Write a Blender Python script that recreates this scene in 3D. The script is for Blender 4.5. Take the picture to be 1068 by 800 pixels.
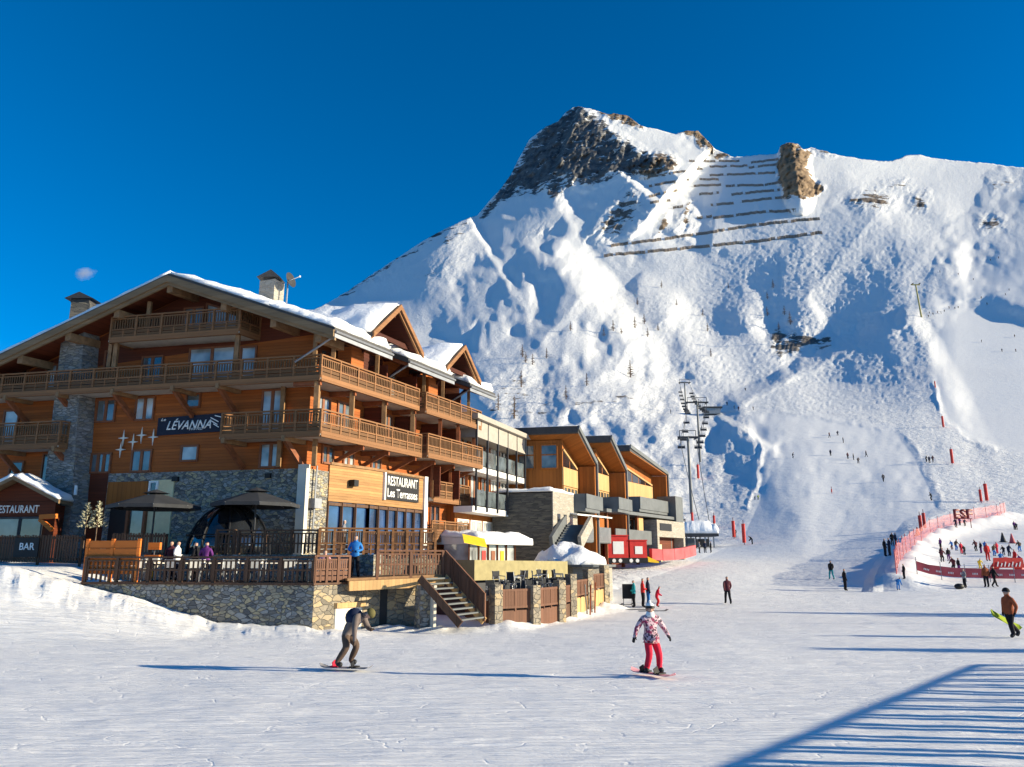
import bpy, bmesh, math, random
import numpy as np
from mathutils import Vector, Matrix, Euler
random.seed(7)
scene = bpy.context.scene
for o in list(bpy.data.objects): bpy.data.objects.remove(o)
COL = scene.collection
R = math.radians
# ------------------------------------------------------------ camera
F_PX, HOR = 802.0, 182.0           # focal length and horizon offset for a picture 1068 wide
PITCH = math.atan(HOR / F_PX)
SP, CP = math.sin(PITCH), math.cos(PITCH)
EYE = 2.9
cam_d = bpy.data.cameras.new('camera'); cam = bpy.data.objects.new('camera', cam_d); COL.objects.link(cam)
cam_d.sensor_fit = 'HORIZONTAL'; cam_d.sensor_width = 36.0; cam_d.lens = 36.0 * F_PX / 1068.0
cam_d.clip_start = 0.1; cam_d.clip_end = 20000
cam.location = (0, 0, EYE); cam.rotation_euler = (R(90) + PITCH, 0, 0)
scene.camera = cam
# ------------------------------------------------------------ sky and sun
SUN_AZ, SUN_EL = 97.0, 14.5       # clockwise from +Y
world = bpy.data.worlds.new('World'); scene.world = world; world.use_nodes = True
wn, wl = world.node_tree.nodes, world.node_tree.links
sky = wn.new('ShaderNodeTexSky'); sky.sky_type = 'NISHITA'; sky.sun_disc = False
sky.sun_elevation = R(SUN_EL); sky.sun_rotation = R(SUN_AZ)
sky.altitude = 2600; sky.air_density = 1.0; sky.dust_density = 0.35; sky.ozone_density = 3.5
hsv = wn.new('ShaderNodeHueSaturation'); hsv.inputs['Saturation'].default_value = 1.34
bg = wn['Background']; bg.inputs['Strength'].default_value = 0.10
wl.new(sky.outputs[0], hsv.inputs['Color']); wl.new(hsv.outputs[0], bg.inputs['Color'])
sun_d = bpy.data.lights.new('sun', 'SUN'); sun_d.energy = 5.0; sun_d.angle = R(0.5); sun_d.color = (1.0, 0.87, 0.62)
sun = bpy.data.objects.new('sun', sun_d); COL.objects.link(sun)
S_DIR = Vector((math.sin(R(SUN_AZ)) * math.cos(R(SUN_EL)), math.cos(R(SUN_AZ)) * math.cos(R(SUN_EL)), math.sin(R(SUN_EL))))
sun.rotation_euler = S_DIR.to_track_quat('Z', 'Y').to_euler()
sun.location = S_DIR * 300
vs = scene.view_settings; vs.view_transform = 'Standard'; vs.look = 'None'; vs.exposure = 0.92; vs.gamma = 1.0; vs.use_curve_mapping = False
scene.cycles.max_bounces = 6; scene.cycles.diffuse_bounces = 4; scene.cycles.use_denoising = True

# ------------------------------------------------------------ helpers: a sight line to a point at a real distance
def ray(x, y): return Vector((x - 534.0, CP * F_PX - SP * (400 - y), SP * F_PX + CP * (400 - y)))
def at(x, y, Y):
    r = ray(x, y); return Vector((0, 0, EYE)) + r * (Y / r.y)

# ------------------------------------------------------------ helpers: materials
def _mat(name):
    m = bpy.data.materials.new(name); m.use_nodes = True
    return m, m.node_tree.nodes, m.node_tree.links, m.node_tree.nodes['Principled BSDF']
def mixc(n, l, fac, a, b):
    x = n.new('ShaderNodeMix'); x.data_type = 'RGBA'
    for s, v in ((0, fac), (6, a), (7, b)):
        if isinstance(v, bpy.types.NodeSocket): l.new(v, x.inputs[s])
        else: x.inputs[s].default_value = v if s == 0 else (*v, 1)
    return x.outputs[2]
def ramp(n, l, src, a, b):
    x = n.new('ShaderNodeMapRange'); x.inputs[1].default_value = a; x.inputs[2].default_value = b
    l.new(src, x.inputs[0]); return x.outputs[0]
def pos(n, l, sc=(1, 1, 1), rot=(0, 0, 0)):
    g = n.new('ShaderNodeNewGeometry'); mp = n.new('ShaderNodeMapping')
    mp.inputs['Scale'].default_value = sc; mp.inputs['Rotation'].default_value = rot
    l.new(g.outputs['Position'], mp.inputs[0]); return mp.outputs[0]
def noise(n, l, vec, sc, det=4, rough=.55):
    x = n.new('ShaderNodeTexNoise'); x.inputs['Scale'].default_value = sc; x.inputs['Detail'].default_value = det; x.inputs['Roughness'].default_value = rough
    l.new(vec, x.inputs['Vector']); return x.outputs['Fac']
def bump(n, l, h, strength, dist, prev=None):
    b = n.new('ShaderNodeBump'); b.inputs['Strength'].default_value = strength; b.inputs['Distance'].default_value = dist
    l.new(h, b.inputs['Height'])
    if prev is not None: l.new(prev, b.inputs['Normal'])
    return b.outputs[0]
def math_n(n, l, op, a, b=None, c=None):
    x = n.new('ShaderNodeMath'); x.operation = op
    for i, v in enumerate((a, b, c)):
        if v is None: continue
        if isinstance(v, bpy.types.NodeSocket): l.new(v, x.inputs[i])
        else: x.inputs[i].default_value = v
    return x.outputs[0]
def plain(name, c, rough=.6, var=.25, sc=3.0, metal=0.0, bmp=.0, spec=.3):
    m, n, l, p = _mat(name)
    v = pos(n, l); f = noise(n, l, v, sc, 5)
    dark = tuple(x * (1 - var) for x in c); lite = tuple(min(1, x * (1 + var)) for x in c)
    l.new(mixc(n, l, ramp(n, l, f, .3, .7), dark, lite), p.inputs['Base Color'])
    p.inputs['Roughness'].default_value = rough; p.inputs['Metallic'].default_value = metal
    p.inputs['Specular IOR Level'].default_value = spec
    if bmp: l.new(bump(n, l, f, bmp, .05), p.inputs['Normal'])
    return m
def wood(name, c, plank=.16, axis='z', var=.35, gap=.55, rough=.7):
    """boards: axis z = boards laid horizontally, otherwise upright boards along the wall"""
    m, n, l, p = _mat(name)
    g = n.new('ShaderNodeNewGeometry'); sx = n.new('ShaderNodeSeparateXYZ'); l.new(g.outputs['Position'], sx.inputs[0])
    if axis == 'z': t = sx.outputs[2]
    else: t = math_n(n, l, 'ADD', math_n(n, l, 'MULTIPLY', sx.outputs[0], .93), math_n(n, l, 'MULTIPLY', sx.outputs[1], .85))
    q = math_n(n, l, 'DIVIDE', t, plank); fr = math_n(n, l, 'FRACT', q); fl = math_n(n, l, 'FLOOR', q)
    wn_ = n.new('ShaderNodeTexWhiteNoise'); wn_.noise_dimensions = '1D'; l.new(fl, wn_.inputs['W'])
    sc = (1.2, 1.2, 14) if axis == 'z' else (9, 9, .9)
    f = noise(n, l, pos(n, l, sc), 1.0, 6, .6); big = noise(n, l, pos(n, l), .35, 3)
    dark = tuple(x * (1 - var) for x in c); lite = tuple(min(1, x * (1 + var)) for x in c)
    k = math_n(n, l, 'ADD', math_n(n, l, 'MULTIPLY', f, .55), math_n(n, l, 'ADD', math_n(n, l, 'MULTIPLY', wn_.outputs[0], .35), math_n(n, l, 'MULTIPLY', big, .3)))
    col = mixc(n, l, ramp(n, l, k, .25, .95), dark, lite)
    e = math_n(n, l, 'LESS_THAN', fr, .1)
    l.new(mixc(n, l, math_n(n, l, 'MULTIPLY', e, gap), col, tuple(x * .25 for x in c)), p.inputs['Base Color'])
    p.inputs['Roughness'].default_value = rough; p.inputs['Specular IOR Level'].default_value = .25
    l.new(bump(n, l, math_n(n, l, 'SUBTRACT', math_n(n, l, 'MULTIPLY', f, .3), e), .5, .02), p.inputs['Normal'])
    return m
def stone(name, cols, sc=2.2, flat=1.6, mortar=(.16, .15, .14), bs=.9):
    m, n, l, p = _mat(name)
    v = pos(n, l, (1, 1, flat)); nz = n.new('ShaderNodeTexNoise'); nz.inputs['Scale'].default_value = 1.6; l.new(v, nz.inputs['Vector'])
    vm = n.new('ShaderNodeVectorMath'); vm.operation = 'MULTIPLY_ADD'; l.new(nz.outputs['Color'], vm.inputs[0]); vm.inputs[1].default_value = (.35, .35, .35); l.new(v, vm.inputs[2])
    vo = n.new('ShaderNodeTexVoronoi'); vo.inputs['Scale'].default_value = sc; l.new(vm.outputs[0], vo.inputs['Vector'])
    ve = n.new('ShaderNodeTexVoronoi'); ve.feature = 'DISTANCE_TO_EDGE'; ve.inputs['Scale'].default_value = sc; l.new(vm.outputs[0], ve.inputs['Vector'])
    sp_ = n.new('ShaderNodeSeparateColor'); l.new(vo.outputs['Color'], sp_.inputs[0])
    c1 = mixc(n, l, sp_.outputs[0], cols[0], cols[1]); c2 = mixc(n, l, ramp(n, l, sp_.outputs[1], .55, .9), c1, cols[2])
    f = noise(n, l, v, 9, 5, .65); c3 = mixc(n, l, math_n(n, l, 'MULTIPLY', f, .5), c2, tuple(x * .35 for x in cols[0]))
    e = ramp(n, l, ve.outputs['Distance'], .0, .07)
    l.new(mixc(n, l, e, mortar, c3), p.inputs['Base Color']); p.inputs['Roughness'].default_value = .85
    h = math_n(n, l, 'ADD', math_n(n, l, 'MULTIPLY', e, 1.0), math_n(n, l, 'MULTIPLY', f, .5))
    l.new(bump(n, l, h, bs, .06), p.inputs['Normal'])
    return m
def glass(name, c=(.03, .04, .05), rough=.06):
    m, n, l, p = _mat(name)
    f = noise(n, l, pos(n, l), .8, 2)
    l.new(mixc(n, l, ramp(n, l, f, .35, .65), tuple(x * .5 for x in c), tuple(x * 1.6 for x in c)), p.inputs['Base Color'])
    p.inputs['Roughness'].default_value = rough; p.inputs['Specular IOR Level'].default_value = .9
    p.inputs['Coat Weight'].default_value = .6; p.inputs['Coat Roughness'].default_value = .03
    return m
def snow_mat(name, kind):
    m, n, l, p = _mat(name)
    p.inputs['Roughness'].default_value = .75; p.inputs['Specular IOR Level'].default_value = .2
    v = pos(n, l)
    if kind == 'ground':
        t1 = noise(n, l, pos(n, l, (.42, 5.0, 1), (0, 0, R(12))), 1.0, 8, .68)      # groomer and board tracks
        t2 = noise(n, l, pos(n, l, (.9, 13.0, 1), (0, 0, R(-7))), 1.0, 6, .6)
        t3 = noise(n, l, v, 3.2, 7, .7)
        t4 = noise(n, l, v, 17, 3, .6)
        h = math_n(n, l, 'ADD', math_n(n, l, 'ADD', math_n(n, l, 'MULTIPLY', t1, .9), math_n(n, l, 'MULTIPLY', t2, .55)), math_n(n, l, 'ADD', math_n(n, l, 'MULTIPLY', t3, .3), math_n(n, l, 'MULTIPLY', t4, .12)))
        vo = n.new('ShaderNodeTexVoronoi'); vo.feature = 'DISTANCE_TO_EDGE'; vo.inputs['Scale'].default_value = .55
        wv = n.new('ShaderNodeVectorMath'); wv.operation = 'MULTIPLY_ADD'
        nz = n.new('ShaderNodeTexNoise'); nz.inputs['Scale'].default_value = .9; nz.inputs['Detail'].default_value = 3; l.new(v, nz.inputs['Vector'])
        l.new(nz.outputs['Color'], wv.inputs[0]); wv.inputs[1].default_value = (2.4, 2.4, 0); l.new(pos(n, l, (1, 2.2, 0)), wv.inputs[2]); l.new(wv.outputs[0], vo.inputs['Vector'])
        cut = math_n(n, l, 'MULTIPLY', math_n(n, l, 'SUBTRACT', 1.0, ramp(n, l, vo.outputs['Distance'], 0, .035)), math_n(n, l, 'GREATER_THAN', noise(n, l, v, .6, 2), .5))
        for sc_, rt_, off_, wt_ in (((.16, 4.2, 1), 11, 3.0, .55), ((.22, 6.5, 1), -8, 17.0, .45), ((.3, 2.6, 1), 24, 31.0, .4)):
            nq = noise(n, l, pos(n, l, sc_, (0, 0, R(rt_))), 1.0, 3, .5)
            rq = math_n(n, l, 'POWER', math_n(n, l, 'SUBTRACT', 1.0, math_n(n, l, 'ABSOLUTE', math_n(n, l, 'MULTIPLY_ADD', nq, 4.0, -2.0))), 5.0); rq = math_n(n, l, 'MAXIMUM', rq, 0.0)
            h = math_n(n, l, 'ADD', h, math_n(n, l, 'MULTIPLY', rq, wt_))
        h = math_n(n, l, 'SUBTRACT', h, math_n(n, l, 'MULTIPLY', cut, .17))
        l.new(bump(n, l, h, .46, .21), p.inputs['Normal'])
        f = noise(n, l, v, .5, 5)
        l.new(mixc(n, l, f, (.89, .88, .865), (.94, .93, .915)), p.inputs['Base Color'])
    elif kind == 'drift':
        h = math_n(n, l, 'ADD', noise(n, l, v, 2.2, 7, .65), math_n(n, l, 'MULTIPLY', noise(n, l, v, 9, 3), .2))
        l.new(bump(n, l, h, .6, .15), p.inputs['Normal']); p.inputs['Base Color'].default_value = (.88, .89, .91, 1)
    else:
        at_ = n.new('ShaderNodeAttribute'); at_.attribute_name = 'rock'
        aw = n.new('ShaderNodeAttribute'); aw.attribute_name = 'warm'
        rg = n.new('ShaderNodeAttribute'); rg.attribute_name = 'rough'
        f1 = noise(n, l, v, .10, 8, .68); f2 = noise(n, l, pos(n, l, (1, 1, 1.8), (0, R(25), R(15))), .045, 9, .7)
        cool = mixc(n, l, ramp(n, l, f2, .35, .65), (.045, .048, .056), (.19, .185, .18))
        warm = mixc(n, l, ramp(n, l, f2, .35, .65), (.12, .075, .04), (.38, .27, .17))
        rock = mixc(n, l, aw.outputs['Fac'], cool, warm)
        f3 = noise(n, l, pos(n, l, (.05, .05, .12), (R(12), R(-32), 0)), 1.0, 7, .72)
        th = math_n(n, l, 'ADD', at_.outputs['Fac'], math_n(n, l, 'ADD', math_n(n, l, 'MULTIPLY', math_n(n, l, 'SUBTRACT', f1, .5), .9), math_n(n, l, 'MULTIPLY', math_n(n, l, 'SUBTRACT', f3, .5), math_n(n, l, 'MULTIPLY', at_.outputs['Fac'], 3.4))))
        snow = mixc(n, l, noise(n, l, v, .02, 3), (.69, .70, .715), (.78, .785, .79))
        l.new(mixc(n, l, ramp(n, l, th, .46, .54), snow, rock), p.inputs['Base Color'])
        hb = math_n(n, l, 'MULTIPLY', noise(n, l, v, .45, 6, .7), rg.outputs['Fac'])
        b1 = bump(n, l, hb, .7, .9)
        l.new(bump(n, l, math_n(n, l, 'MULTIPLY', f1, at_.outputs['Fac']), .9, 5.0, b1), p.inputs['Normal'])
    return m
M = {}
M['snow'] = snow_mat('groomed_snow', 'ground'); M['drift'] = snow_mat('loose_snow', 'drift'); M['mountain'] = snow_mat('mountain_snow_and_rock', 'far')

# ------------------------------------------------------------ terrain
def lat(ix, iy, seed):
    a = (ix.astype(np.int64) * 374761393 + iy.astype(np.int64) * 668265263 + seed * 144665) & 0xffffffff
    a = ((a ^ (a >> 13)) * 1274126177) & 0xffffffff
    return ((a ^ (a >> 16)) & 0xffff) / 65535.0
def vnoise(x, y, seed=0):
    ix, iy = np.floor(x), np.floor(y); fx, fy = x - ix, y - iy
    fx = fx * fx * fx * (fx * (fx * 6 - 15) + 10); fy = fy * fy * fy * (fy * (fy * 6 - 15) + 10)
    a = lat(ix, iy, seed); b = lat(ix + 1, iy, seed); c = lat(ix, iy + 1, seed); d = lat(ix + 1, iy + 1, seed)
    return (a * (1 - fx) + b * fx) * (1 - fy) + (c * (1 - fx) + d * fx) * fy
def fbm(x, y, seed=0, octv=4, rough=.5):
    s = 0; a = 1.0; t = 0
    for i in range(octv):
        s = s + a * (vnoise(x * 2 ** i + 17.3 * i, y * 2 ** i - 9.1 * i, seed + i) - .5); t += a; a *= rough
    return s / t * 2
def seg_dist(x, y, poly):
    """distance to a polyline, the side (+1 on its right going along it in picture axes) and the fraction along it"""
    best = np.full(x.shape, 1e9); side = np.zeros(x.shape); frac = np.zeros(x.shape); n = len(poly) - 1
    for i in range(n):
        ax, ay = poly[i]; bx, by = poly[i + 1]; dx, dy = bx - ax, by - ay; L = dx * dx + dy * dy
        t = np.clip(((x - ax) * dx + (y - ay) * dy) / L, 0, 1); ex, ey = x - ax - t * dx, y - ay - t * dy
        d = np.hypot(ex, ey); k = d < best
        best[k] = d[k]; side[k] = np.sign(dx * ey - dy * ex)[k]; frac[k] = ((i + t) / n)[k]
    return best, side, frac
def inside(x, y, poly, soft):
    odd = np.zeros(x.shape, bool); n = len(poly)
    for i in range(n):
        ax, ay = poly[i]; bx, by = poly[(i + 1) % n]
        if ay == by: continue
        k = ((ay > y) != (by > y)) & (x < (bx - ax) * (y - ay) / (by - ay) + ax); odd ^= k
    d, _, _ = seg_dist(x, y, list(poly) + [poly[0]])
    return np.clip(.5 + np.where(odd, d, -d) / (2 * soft), 0, 1)
def pl(y): return 2.9 * (782.1 + .2214 * (y - 400)) / (.9752 * (y - 400) - 177.5)
KN = {   # picture column: (picture row, distance in metres) of the slope, bottom to top
    -500: [(650, 45), (600, 70), (560, 200), (500, 420), (430, 800)],
    0: [(640, 45), (600, 66), (560, 140), (500, 330), (470, 460), (400, 800)],
    340: [(640, 45), (600, 66), (560, 120), (500, 225), (440, 335), (400, 415), (350, 525), (310, 680)],
    480: [(640, 45), (600, 64), (560, 115), (500, 208), (440, 314), (400, 395), (350, 498), (300, 604), (250, 730), (220, 835)],
    600: [(640, 45), (620, 53), (600, 62), (585, 78), (570, 112), (550, 138), (500, 200), (450, 280), (400, 385), (350, 490), (300, 590), (250, 690), (200, 800), (150, 920), (110, 1050)],
    720: [(640, 45), (620, 52), (600, 62), (586, 75), (578, 98), (570, 116), (550, 138), (530, 158), (500, 192), (470, 232), (440, 285), (430, 315), (400, 390), (350, 490), (300, 580), (250, 670), (200, 780), (170, 850), (140, 960)],
    850: [(640, 45), (620, 53), (600, 66), (580, 85), (565, 108), (545, 128), (520, 153), (500, 173), (470, 212), (445, 250), (430, 290), (400, 365), (350, 465), (300, 545), (250, 630), (200, 725), (150, 850)],
    1000: [(640, 45), (620, 52), (600, 62), (590, 70), (575, 86), (560, 102), (545, 118), (530, 134), (500, 165), (470, 205), (430, 272), (380, 350), (330, 432), (290, 512), (270, 552), (240, 628), (200, 730), (165, 850)],
    1100: [(640, 45), (620, 52), (600, 62), (590, 69), (575, 85), (560, 101), (545, 117), (530, 132), (500, 163), (470, 203), (430, 268), (380, 345), (330, 426), (290, 504), (260, 566), (230, 640), (200, 722), (175, 810)],
    1600: [(640, 45), (600, 62), (560, 103), (500, 170), (430, 285), (350, 425), (260, 620), (200, 800)],
}
SKY = [(-500, 470), (-100, 450), (0, 430), (150, 400), (260, 360), (300, 338), (352, 310), (365, 302), (400, 278), (450, 246), (480, 231), (498, 224), (512, 208), (522, 197), (533, 182), (545, 158), (552, 146), (565, 135), (572, 131), (582, 127), (590, 117), (597, 112), (604, 111), (618, 114), (632, 119), (640, 118), (655, 121), (668, 131), (675, 133), (690, 136), (704, 140), (716, 136), (728, 137), (738, 147), (745, 155), (756, 160), (765, 164), (785, 162), (811, 160), (814, 152), (820, 149), (832, 150), (838, 156), (845, 154), (858, 157), (880, 163), (905, 167), (930, 168), (945, 162), (958, 161), (975, 165), (1000, 168), (1035, 171), (1068, 175), (1200, 180), (1400, 230), (1600, 260)]
GROOM = [[(800, 429), (850, 433), (900, 441), (935, 447), (955, 470), (972, 505), (982, 532), (945, 548), (925, 575), (900, 625), (640, 660), (640, 610), (715, 585), (770, 560), (788, 520), (793, 470), (778, 436)],
         [(972, 312), (985, 300), (1000, 285), (1100, 250), (1300, 300), (1300, 500), (1100, 478), (1050, 470), (1010, 458), (985, 438), (972, 400), (974, 345)],
         [(940, 560), (975, 540), (1045, 532), (1300, 530), (1300, 680), (900, 680), (920, 600)]]
RIDGES = [  # crest line in the picture, height (share of the distance), width on its left and on its right, start/end fade
    ([(742, 433), (800, 404), (860, 377), (920, 347), (965, 322)], .034, 14, 150, .12),
    ([(455, 352), (490, 338), (522, 312), (552, 298), (580, 286), (610, 262)], .052, 50, 150, .2),
    ([(470, 425), (505, 404), (548, 377), (582, 340), (602, 314), (640, 285)], .075, 72, 150, .15),
    ([(560, 410), (600, 400), (640, 388), (656, 360), (690, 335), (720, 310)], .052, 52, 130, .2),
    ([(500, 232), (540, 229), (566, 220), (600, 205)], .035, 34, 60, .2),
    ([(600, 262), (632, 222), (655, 200), (666, 186)], .04, 40, 45, .2),
    ([(650, 262), (672, 236), (690, 212), (706, 196)], .014, 25, 40, .2),
    ([(700, 250), (714, 228), (722, 208)], .013, 20, 34, .2),
    ([(738, 268), (745, 238), (752, 205), (757, 180)], .014, 16, 50, .2),
    ([(800, 350), (850, 300), (880, 262), (905, 235), (930, 200)], .03, 50, 90, .2),
    ([(880, 390), (930, 310), (960, 268), (985, 240), (1010, 222)], .016, 50, 40, .2),
    ([(1070, 345), (1088, 290), (1115, 235), (1150, 185)], .055, 110, 120, .15),
    ([(752, 335), (775, 318), (792, 306)], .012, 24, 40, .3),
    ([(820, 345), (842, 330), (858, 322)], .012, 24, 40, .3),
    ([(700, 396), (735, 372), (765, 352), (800, 330)], .03, 40, 90, .2),
    ([(745, 475), (765, 452), (772, 440)], .035, 45, 40, .3),
    ([(600, 118), (622, 128), (655, 148), (690, 168), (715, 190)], .085, 150, 60, .05),
    ([(360, 330), (420, 286), (470, 250), (500, 232)], .03, 24, 90, .1),
]
ROCKS = [  # outline, edge softness, strength, warmth, crag relief
    ([(496, 228), (512, 206), (533, 180), (545, 155), (565, 132), (590, 112), (604, 106), (616, 116), (640, 136), (662, 152), (684, 163), (696, 168), (684, 176), (660, 184), (640, 184), (612, 196), (585, 186), (560, 200), (530, 206), (510, 224)], 7, .80, .0, 1.0),
    ([(655, 178), (690, 158), (706, 168), (700, 180), (680, 186)], 6, .8, .6, 1.0),
    ([(618, 116), (640, 114), (662, 120), (673, 132), (664, 133), (640, 124)], 4, .9, .8, .8),
    ([(700, 136), (716, 132), (730, 134), (745, 152), (742, 158), (728, 146)], 4, .95, 1.0, .8),
    ([(745, 158), (765, 158), (764, 167), (750, 166)], 3, .7, .7, .5),
    ([(812, 166), (814, 148), (828, 145), (837, 154), (846, 162), (840, 172), (846, 180), (858, 196), (850, 204), (838, 207), (818, 206), (810, 180)], 4, 1.0, 1.0, 1.2),
    ([(612, 246), (640, 214), (656, 196), (668, 200), (674, 214), (660, 232), (645, 248)], 10, .62, .35, .7),
    ([(704, 246), (712, 210), (722, 206), (724, 230), (714, 246)], 7, .6, .8, .6),
    ([(686, 246), (692, 224), (700, 222), (700, 240)], 5, .55, .8, .6),
    ([(555, 202), (580, 186), (600, 190), (580, 204)], 6, .7, .1, .6),
    ([(550, 245), (566, 234), (576, 240), (560, 248)], 6, .5, .2, .3),
    ([(880, 208), (915, 196), (935, 206), (930, 218), (890, 218)], 8, .58, .5, .6),
    ([(950, 206), (966, 200), (968, 218), (952, 220)], 6, .58, .5, .5),
    ([(920, 190), (945, 188), (950, 196), (925, 198)], 6, .5, .4, .4),
    ([(1020, 228), (1040, 222), (1048, 236), (1024, 240)], 6, .55, .3, .4),
    ([(1030, 186), (1060, 184), (1060, 194), (1034, 196)], 6, .5, .3, .3),
    ([(846, 152), (872, 156), (880, 162), (850, 160)], 4, .55, .4, .4),
    ([(800, 362), (806, 345), (830, 345), (868, 352), (862, 362), (835, 366), (815, 372)], 6, .62, .2, .6),
    ([(450, 252), (480, 236), (500, 236), (470, 262)], 8, .42, .5, .2),
    ([(420, 296), (470, 264), (505, 262), (440, 300)], 10, .40, .6, .2),
    ([(352, 318), (352, 306), (400, 274), (450, 242), (498, 220), (480, 238), (430, 266), (400, 286)], 5, .5, .0, .3),
    ([(500, 400), (545, 380), (600, 410), (680, 400), (690, 420), (600, 440), (520, 442), (490, 430)], 14, .36, .3, .2),
    ([(660, 300), (700, 312), (690, 330), (650, 335)], 14, .34, .4, .1),
    ([(640, 440), (700, 400), (730, 392), (700, 432)], 14, .34, .3, .1),
]
xs = np.concatenate([np.arange(-500, -24, 14.), np.arange(-24, 1094, 1.2), np.arange(1094, 1610, 14.)])
skx = np.interp(xs, [s[0] for s in SKY], [s[1] for s in SKY])
skx = skx + np.where(xs > 300, 1.0 * fbm(xs / 7, xs * 0, 3, 4, .6), 0)
NB, NF = 250, 470
low = np.concatenate([np.linspace(1800, 850, 60, endpoint=False), np.linspace(850, 645, NB - 60, endpoint=False)])
fr = np.linspace(0, 1, NF)
PX = np.tile(xs, (NB + NF, 1))
PY = np.concatenate([np.tile(low[:, None], (1, len(xs))), 645 + (skx[None, :] - 645) * fr[:, None]], 0)
kx = sorted(KN)
W = np.zeros((len(kx),) + PY.shape)
for i, k in enumerate(kx):
    kk = sorted(KN[k]); yy = np.array([a for a, b in kk], float); ww = np.array([1.0 / b for a, b in kk])
    t = np.interp(PY, yy, ww)
    sl = (ww[1] - ww[0]) / (yy[1] - yy[0]); t = np.where(PY < yy[0], np.maximum(ww[0] + sl * .6 * (PY - yy[0]), .0006), t)
    W[i] = t
j = np.clip(np.searchsorted(kx, PX) - 1, 0, len(kx) - 2); kxa = np.array(kx, float)
s = (PX - kxa[j]) / (kxa[j + 1] - kxa[j]); s = np.clip(s, 0, 1); s = s * s * (3 - 2 * s)
w = np.take_along_axis(W, j[None], 0)[0] * (1 - s) + np.take_along_axis(W, (j + 1)[None], 0)[0] * s
del W
near = np.clip((PY - 630) / 20, 0, 1); wp = 1.0 / np.where(PY > 600, pl(np.maximum(PY, 600)), 1e9)
w = w * (1 - near) + wp * near
far_rows = slice(NB - 20, None)
for it in range(26):                                          # round the kinks between the knots
    q = w[far_rows]; q[1:-1] = q[1:-1] * .5 + .25 * (q[2:] + q[:-2])
groom = np.zeros(PX.shape)
for g in GROOM: groom = np.maximum(groom, inside(PX, PY, g, 5))
far = np.clip((560 - PY) / 60, 0, 1)
fm = np.clip((645 - PY) / 60, 0, 1)
d = np.zeros(PX.shape)
def box(poly, m):
    a = [q[0] for q in poly]; b = [q[1] for q in poly]
    return (PX > min(a) - m) & (PX < max(a) + m) & (PY > min(b) - m) & (PY < max(b) + m)
for crest, A, wlf, wrt, fade in RIDGES:
    wrt = wrt * 1.5; mw = 1.4 * max(wlf, wrt); k = box(crest, mw); x, y = PX[k], PY[k]
    x2, y2 = x + 4 * fbm(x / 24, y / 24, 6, 4), y + 4 * fbm(x / 24, y / 24, 7, 4)
    dist, side, t = seg_dist(x2, y2, crest)
    wd = np.where(side < 0, wlf, wrt); e = np.clip(np.minimum(t, 1 - t) / fade, 0, 1); e = e * e * (3 - 2 * e)
    b = np.clip(1 - dist / (wd * (1 + .35 * fbm(x / 30, y / 30, 5, 3))), 0, 1)
    d[k] += A * np.where(side < 0, b ** 1.1, b ** 1.3) * e
up = np.clip((430 - PY) / 60, 0, 1)
ca, sa = math.cos(R(52)), math.sin(R(52)); U = PX * ca - PY * sa; V = PX * sa + PY * ca     # U up the fall line, V across it
rough = (1 - groom)
d += rough * (far * .0018 * fbm(V / 30, U / 130, 11, 3) * up + far * .0011 * fbm(PX / 34, PY / 15, 21, 3, .45) + fm * .0009 * fbm(PX / 8, PY / 5, 31, 3) * (.35 + fbm(PX / 60, PY / 40, 33, 2) ** 2 * 2) + fm * .0010 * fbm(PX / 2.9, PY / 2.0, 41, 2) * (.45 + 1.5 * inside(PX, PY, [(640, 440), (700, 330), (800, 240), (960, 240), (970, 330), (985, 440), (800, 540), (690, 540)], 40)))
d += fm * groom * .0007 * fbm(PX / 40, PY / 14, 51, 3)
rock = np.zeros(PX.shape); warm = np.zeros(PX.shape)
for poly, soft, st, wm, crag in ROCKS:
    q = box(poly, soft + 8); x, y = PX[q], PY[q]
    mk = inside(x + 5 * fbm(x / 9, y / 9, 61, 3), y + 5 * fbm(x / 9, y / 9, 71, 3), poly, soft); k = mk * st
    warm[q] = np.where(k > rock[q], wm, warm[q]); rock[q] = np.maximum(rock[q], k)
    rg = np.abs(fbm(V[q] / 12, U[q] / 26, 81, 5, .66))
    d[q] += mk * crag * (.030 * (.25 - rg) + .007 * fbm(x / 5, y / 5, 91, 3))
q = box([(826, 150), (834, 208)], 20); dist, side, t = seg_dist(PX[q], PY[q], [(826, 150), (830, 175), (834, 208)]); d[q] += .045 * np.clip(1 - dist / 17, 0, 1) ** .7
# trails: the edges of the pistes and the traverse
for tr, A in (([(745, 432), (800, 408), (860, 381), (920, 352), (962, 329)], .006), ([(750, 428), (800, 429), (850, 434), (935, 449)], .007), ([(972, 395), (976, 415), (985, 440), (1012, 461), (1068, 479)], .009), ([(938, 445), (958, 470), (972, 505), (982, 532)], .0065), ([(770, 433), (785, 450), (794, 470), (788, 505), (782, 528), (757, 526), (700, 518)], .009), ([(880, 330), (960, 322), (1068, 300)], .004)):
    q = box(tr, 6); dist, side, t = seg_dist(PX[q] + 5 * fbm(PX[q] / 14, PY[q] / 14, 78, 3), PY[q] + 4 * fbm(PX[q] / 14, PY[q] / 14, 79, 3), tr); d[q] += .6 * A * np.clip(1 - dist / 3.6, 0, 1) * (.35 + 1.1 * vnoise(PX[q] / 6, PY[q] / 6, 77)) * np.clip(np.minimum(t, 1 - t) * 8, 0, 1)
w = w * (1 + d)
YY = 1.0 / w
den = CP * F_PX - SP * (400 - PY)
TX = (PX - 534) / den * YY; TZ = EYE + (SP * F_PX + CP * (400 - PY)) / den * YY; TY = YY
nz_ = np.clip((PY - 600) / 40, 0, 1)
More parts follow.
